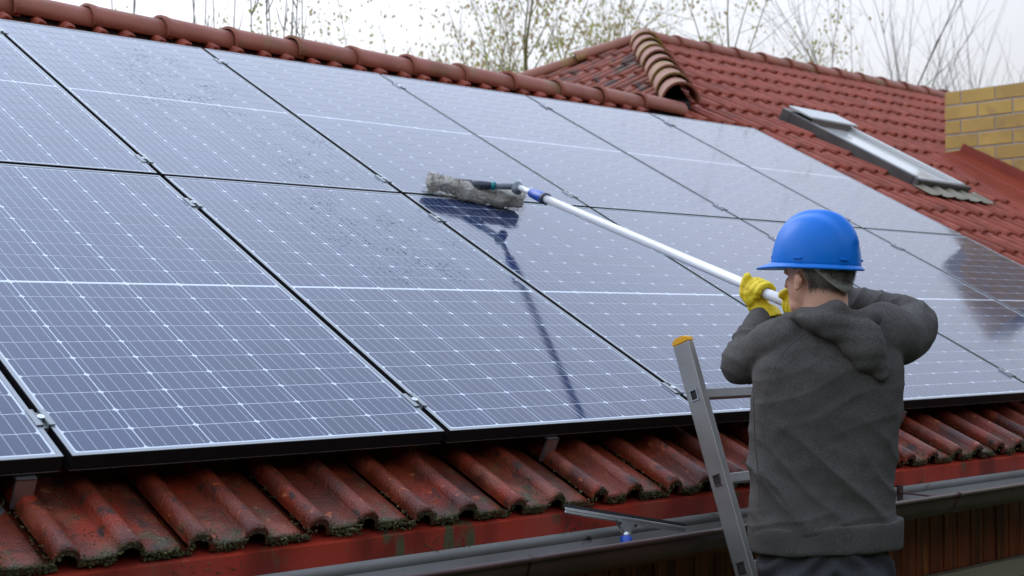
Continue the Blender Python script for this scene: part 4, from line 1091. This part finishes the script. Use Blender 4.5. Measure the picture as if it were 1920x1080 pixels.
# --- hard hat
hat = None
HATC = P(1531, 499, .0)
th = R(48); hf_ = Vector((-math.sin(th), math.cos(th), 0)); hs = Vector((-math.cos(th), -math.sin(th), 0))
KM = Matrix((hs * -1, hf_, Vector((0, 0, 1)))).transposed().to_4x4(); KM = Matrix.Translation(HATC) @ KM.to_3x3().to_4x4() @ Matrix.Scale(.955, 4) @ Matrix.Rotation(R(3.5), 4, 'X')
bm = bmesh.new(); SEG, RG = 72, 26
grid = []
for j in range(RG + 1):
    ph = PI / 2 * j / RG; row = []
    for k in range(SEG):
        t = 2 * PI * k / SEG
        r = max(0, math.cos(ph)) ** .84; h = max(0, math.sin(ph)) ** .95
        x = .1035 * r * math.cos(t); y = (.134 if math.sin(t) > 0 else .130) * r * math.sin(t); z = .150 * h
        # centre crest, and two shallow ribs beside it
        g_ = .0105 * math.exp(-(x / .020) ** 4) * (1 if abs(y) < .12 else .5) * max(0, min(1, (z - .030) / .05))
        g_ += .0035 * (math.exp(-((abs(x) - .052) / .009) ** 2)) * max(0, min(1, (z - .04) / .05)) * max(0, min(1, (.145 - z) / .03))
        n_ = Vector((x / .1, y / .13, z / .12)); n_ = n_.normalized() if n_.length > 0 else Vector((0, 0, 1))
        p = Vector((x, y, z)) + n_ * g_
        row.append(bm.verts.new(p))
        if j == RG: break
    grid.append(row)
for j in range(RG):
    for k in range(SEG):
        a, b = grid[j][k], grid[j][(k + 1) % SEG]
        if j + 1 == RG: bm.faces.new((a, b, grid[RG][0]))
        else: bm.faces.new((a, b, grid[j + 1][(k + 1) % SEG], grid[j + 1][k]))
hat = fin(bm, 'hard_hat', man, M_helmet, True); hat.matrix_basis = KM
s_ = hat.modifiers.new('th', 'SOLIDIFY'); s_.thickness = .003
# rim and peak
bm = bmesh.new(); inner, outer, lowr = [], [], []
for k in range(SEG):
    t = 2 * PI * k / SEG; c, s0 = math.cos(t), math.sin(t)
    x = .1025 * c; y = (.133 if s0 > 0 else .129) * s0
    pk = max(0, s0) ** 2.2
    ex = .011 + .040 * pk
    xo = (.1035 + .010 + .006 * pk) * c; yo = (.134 + .012 + .042 * pk if s0 > 0 else .140) * s0
    inner.append(Vector((x, y, .006))); outer.append(Vector((xo, yo, -.004 - .010 * pk))); lowr.append(Vector((xo * .985, yo * .985, -.0095 - .010 * pk)))
iv = [bm.verts.new(p) for p in inner]; ov = [bm.verts.new(p) for p in outer]; lv = [bm.verts.new(p) for p in lowr]; i2 = [bm.verts.new(p - Vector((0, 0, .004))) for p in inner]
for k in range(SEG):
    q = (k + 1) % SEG
    bm.faces.new((iv[k], iv[q], ov[q], ov[k])); bm.faces.new((ov[k], ov[q], lv[q], lv[k])); bm.faces.new((lv[k], lv[q], i2[q], i2[k]))
o = fin(bm, 'rim', hat, M_helmet, True); bv = o.modifiers.new('b', 'BEVEL'); bv.width = .002; bv.segments = 2
for ang in (-62, -118, 118, 62, 180, 0):
    bm = bmesh.new(); t = R(ang); c = Vector((.1045 * math.cos(t), .131 * math.sin(t), .020)); n_ = Vector((c.x / .0107, c.y / .0172, 0)).normalized(); tx = n_.cross(Vector((0, 0, 1)))
    F_ = Matrix((tx, n_, Vector((0, 0, 1)))).transposed().to_4x4(); F_.translation = c
    box(bm, (-.013, -.004, -.003), (.013, .0022, .003), mtx=F_, bev=.001); fin(bm, 'vent_slot', hat, M_helmet)
# suspension band round the nape
bm = bmesh.new(); top, bot = [], []
for i in range(25):
    t = R(-165 + 150 * i / 24); c, s0 = math.cos(t), math.sin(t); k = math.sin(PI * i / 24)
    for lst, z in ((top, .010 - .034 * k), (bot, .000 - .072 * k)):
        lst.append(bm.verts.new((.0900 * c, (.1135 - .006 * k) * s0, z)))
for i in range(24): bm.faces.new((top[i], top[i + 1], bot[i + 1], bot[i]))
hbnd = fin(bm, 'headband', hat, M_band, True); so = hbnd.modifiers.new('t', 'SOLIDIFY'); so.thickness = .0025

# --- gloves: palm, four curled fingers and a thumb round the pole
M3i = MF.inverted()
pj, ph_ = M3i @ JN, M3i @ HD; pdl = (ph_ - pj).normalized()
def fist(center, wrist, name, roll=0, thumb_dir=-1):
    bm = bmesh.new()
    along = pdl if thumb_dir > 0 else -pdl
    w_ = (wrist - center); w_ = (w_ - pdl * w_.dot(pdl)).normalized()       # towards the wrist, across the pole
    s_ = pdl.cross(w_).normalized()
    if s_.y > 0: s_ = -s_                                                   # side of the hand turned to the camera
    def C(al, a, r): return center + along * al * .88 + (w_ * math.cos(a) + s_ * math.sin(a)) * r * .92
    # back of the hand faces the camera, fingers go over the top of the pole and down its far side
    ellip(bm, C(.002, R(48), .032), (.032, .026, .030)); ellip(bm, C(.0, R(22), .045), (.030, .025, .030)); ellip(bm, C(.0, R(80), .026), (.031, .017, .020))
    for i, (al, rr, fr) in enumerate(((.034, .0112, 1.0), (.012, .0118, 1.05), (-.011, .0114, 1.02), (-.032, .0102, .92))):
        pts = [C(al * .9, R(70), .034), C(al, R(108), .0345 * fr), C(al, R(150), .032 * fr), C(al, R(195), .029), C(al * .97, R(240), .028), C(al * .92, R(285), .027)]
        pp_ = smooth_path(pts, 5); tube(bm, pp_, [rr * (1 - .18 * j / len(pp_)) for j in range(len(pp_))], 12); ellip(bm, pts[-1], (rr * .85,) * 3, sub=2); ellip(bm, pts[1], (rr * 1.18,) * 3, sub=2)
    tb = [C(.012, R(40), .046), C(.028, R(75), .047), C(.036, R(118), .046), C(.040, R(150), .052)]
    pp_ = smooth_path(tb, 5); tube(bm, pp_, [.0150 - .0035 * j / len(pp_) for j in range(len(pp_))], 12); ellip(bm, tb[-1], (.0112,) * 3, sub=2)
    tube(bm, [C(0, R(20), .034), mid_(C(0, R(20), .05), wrist, .45), wrist, wrist + (wrist - center).normalized() * .018], [.030, .030, .033, .041], 20)
    o = fuse(bm, name, .0034, 3, None, M_glove, lambda p, n_: p + n_ * (.0016 * noise.noise(p * 60) + .0008 * noise.noise(p * 150)))
    return mchild(o)
hl = ph_ + pdl * .036
fist(hl, P(1440, 588, .30), 'glove', thumb_dir=-1)
fist(ph_ + pdl * .235, P(1536, 570, .265), 'glove', thumb_dir=-1)

# ================================================================== trees behind the house
def tree(name, x, y, h, label, bark, spread, nlimb, seed, leaf=None, leafn=0, cat='tree', group=None, stems=1, r0=.14, depth=4, fork=2.0, zb=-3.6, angle=28, leafsize=(.035, .075), up_=.25):
    rnd = random.Random(seed)
    t = empty(name, (x, y, zb)); tag(t, label, cat, group)
    bt = bmesh.new(); bb = bmesh.new(); tips = []
    def grow(bm, p, d, L_, r, lv, maxlv):
        n = 5; pts = [p.copy()]; rs = [r]
        q = p.copy(); dd = d.normalized()
        for i in range(n):
            dd = (dd + Vector((rnd.gauss(0, .09), rnd.gauss(0, .09), rnd.gauss(0, .05) + up_ * .10))).normalized()
            q = q + dd * (L_ / n); pts.append(q.copy()); rs.append(r * (1 - .55 * (i + 1) / n))
        tube(bm, pts, rs, 8 if lv < 2 else (5 if lv < 4 else 3), caps=False)
        if lv >= 2:
            for q_ in pts[1:]: tips.append((q_, lv))
        if lv < maxlv:
            k = (rnd.randint(1, 2) if lv > 1 else rnd.randint(2, 3)) if lv else nlimb
            for j in range(k + (1 if lv >= 1 else 0)):
                f = rnd.uniform(.35, 1.0) if lv else rnd.uniform(.30, .98); idx = max(1, min(n, round(f * n)))
                a = rnd.uniform(0, 2 * PI); side = Vector((math.cos(a), math.sin(a), 0))
                ang = R(rnd.gauss(angle, 9)) * spread
                base = (pts[idx] - pts[idx - 1]).normalized()
                nd = (base * math.cos(ang) + (side - base * side.dot(base)).normalized() * math.sin(ang)).normalized()
                grow(bb, pts[idx], nd, L_ * rnd.uniform(.50, .74) * (1 if lv else .9), rs[idx] * rnd.uniform(.55, .75), lv + 1, maxlv)
            grow(bb, pts[-1], (pts[-1] - pts[-2]), L_ * .62, rs[-1], lv + 1, maxlv)
    for s in range(stems):
        a = 2 * PI * s / max(1, stems) + rnd.random(); lean = 0 if stems == 1 else rnd.uniform(.12, .34)
        grow(bt, Vector((math.cos(a) * .12 * (stems > 1), math.sin(a) * .12 * (stems > 1), 0)), Vector((math.cos(a) * lean, math.sin(a) * lean, 1)), h * .62, r0, 0, depth)
    fin(bt, 'trunk', t, bark, True); fin(bb, 'branches', t, bark, True)
    if leafn:
        for nm, lm, frac in leaf:
            bm = bmesh.new()
            for i in range(int(leafn * frac)):
                q, lv = rnd.choice(tips)
                cl = q + Vector((rnd.gauss(0, .04), rnd.gauss(0, .04), rnd.gauss(-.03, .04)))
                for c_ in range(rnd.randint(2, 4)):
                    s = rnd.uniform(*leafsize); dr = Vector((rnd.gauss(0, .35), rnd.gauss(0, .35), -1 if nm == 'seed_clusters' else rnd.gauss(-.3, .7))).normalized()
                    p = cl + Vector((rnd.gauss(0, .05), rnd.gauss(0, .05), rnd.gauss(0, .05)))
                    sd_ = dr.cross(Vector((rnd.gauss(0, 1), rnd.gauss(0, 1), .3))).normalized() * s * .28
                    bm.faces.new([bm.verts.new(p), bm.verts.new(p + dr * s * .5 + sd_), bm.verts.new(p + dr * s), bm.verts.new(p + dr * s * .5 - sd_)])
            o = fin(bm, nm, t, lm); o['kind'] = 'stuff'
    return t
def gp(u, d):                                                        # ground point on that bearing at that distance
    q = CAM + fw * d + rt * ((u - 960) / 2672.4 * d); return q.x, q.y
LV = [('young_leaves', M_leafg, .5), ('seed_clusters', M_leafb, .5)]
TREES = [
 ('budding_tree', 990, 17.5, 5.9, 'tree with one straight mossy trunk rising behind the middle of the ridge', M_bark_y, 1.2, 9, 21, LV, 2600, 1, .11),
 ('budding_tree', 1150, 19.0, 6.3, 'yellow green tree in young leaf standing just left of the roof peak', M_bark_y, 1.1, 8, 8, LV, 2200, 1, .11),
 ('budding_tree', 905, 19.0, 5.5, 'leaning many stemmed tree in bud, second of the leafy trees from the left', M_bark_y, 1.7, 7, 33, LV, 2600, 3, .07),
 ('budding_tree', 800, 20.0, 5.3, 'low wide tree hung with brown seed clusters, leftmost of the leafy trees', M_bark_y, 1.5, 7, 37, LV, 2000, 2, .06),
 ('budding_tree', 1280, 18.0, 5.7, 'slanting yellow green tree with small new leaves just right of the roof peak', M_bark_y, 1.6, 8, 51, LV, 1200, 2, .08),
 ('bare_tree', 1636, 24, 8.0, 'slim bare tree with one straight upright trunk above the skylight', M_bark_g, .8, 6, 61, None, 0, 1, .050),
 ('bare_tree', 1722, 22, 7.0, 'bare grey tree fanning out into many leaning stems left of the brick wall', M_bark_g, 1.2, 6, 72, None, 0, 4, .045),
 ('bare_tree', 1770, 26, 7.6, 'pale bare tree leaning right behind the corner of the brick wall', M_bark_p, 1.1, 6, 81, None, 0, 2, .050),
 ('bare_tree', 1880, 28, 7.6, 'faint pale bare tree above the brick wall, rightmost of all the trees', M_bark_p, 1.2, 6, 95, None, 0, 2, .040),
]
for (nm, u, d, h, lab, bk, sp, nl, seed, lf, ln_, st, r0) in TREES:
    x, y = gp(u, d)
    tree(nm, x, y, h, lab, bk, sp, nl, seed, lf, ln_, 'tree', 'trees behind the house', st, r0, depth=5 if lf else 3)
# thin upright shoots above the left part of the ridge
SH = [(240, 11.5, 1), (352, 11.0, 2), (385, 12.0, 3), (408, 11.6, 4), (484, 11.2, 5), (545, 12.2, 6), (590, 11.8, 7)]
SHL = ['thin leafless shoot above the ridge, leftmost of the shoots', 'wiry shoot above the ridge, second of the shoots from the left', 'bare upright twig in the middle of the close group above the ridge', 'bare upright twig at the right of the close group above the ridge',
       'green budded shoot above the ridge with a tuft of fresh leaves', 'thin dark twig right of the green budded shoot', 'slanting thin twig above the ridge, rightmost of the shoots']
for (u, d, sd_), lab in zip(SH, SHL):
    rnd = random.Random(sd_); x, y = gp(u, d); t = empty('shoot', (x, y, -3.6)); tag(t, lab, 'shoot', 'thin shoots behind the ridge')
    bm = bmesh.new()
    topz = 6.3 + rnd.random() * .5
    for s in range(rnd.randint(2, 3)):
        pts = [Vector((rnd.gauss(0, .12), rnd.gauss(0, .12), 0))]; lean = Vector((rnd.gauss(0, .05), rnd.gauss(0, .05), 0))
        for i in range(12): pts.append(pts[-1] + Vector((rnd.gauss(0, .022), rnd.gauss(0, .022), topz / 12)) + lean * .5 * (i / 12) ** 2)
        tube(bm, pts, [.012 * (1 - .7 * i / 12) for i in range(13)], 5)
        for k in range(7):
            i = rnd.randint(8, 12); a = rnd.uniform(0, 6.28); q = pts[i]
            tube(bm, [q, q + Vector((math.cos(a) * .05, math.sin(a) * .05, .10)), q + Vector((math.cos(a) * .09, math.sin(a) * .09, .26))], [.005, .004, .002], 4)
    fin(bm, 'stems', t, M_bark_g)
    bm = bmesh.new()
    for k in range(150 if sd_ == 5 else 18):
        p = Vector((rnd.gauss(0, .04 if sd_ == 5 else .10), rnd.gauss(0, .04), rnd.uniform(5.2, 6.3))); s = rnd.uniform(.02, .045); a = rnd.uniform(0, 6.28)
        dr = Vector((math.cos(a) * .6, math.sin(a) * .6, .8)); sd2 = Vector((-math.sin(a), math.cos(a), 0)) * s * .35
        bm.faces.new([bm.verts.new(p), bm.verts.new(p + dr * s * .5 + sd2), bm.verts.new(p + dr * s), bm.verts.new(p + dr * s * .5 - sd2)])
    o = fin(bm, 'buds', t, M_leafg); o['kind'] = 'stuff'
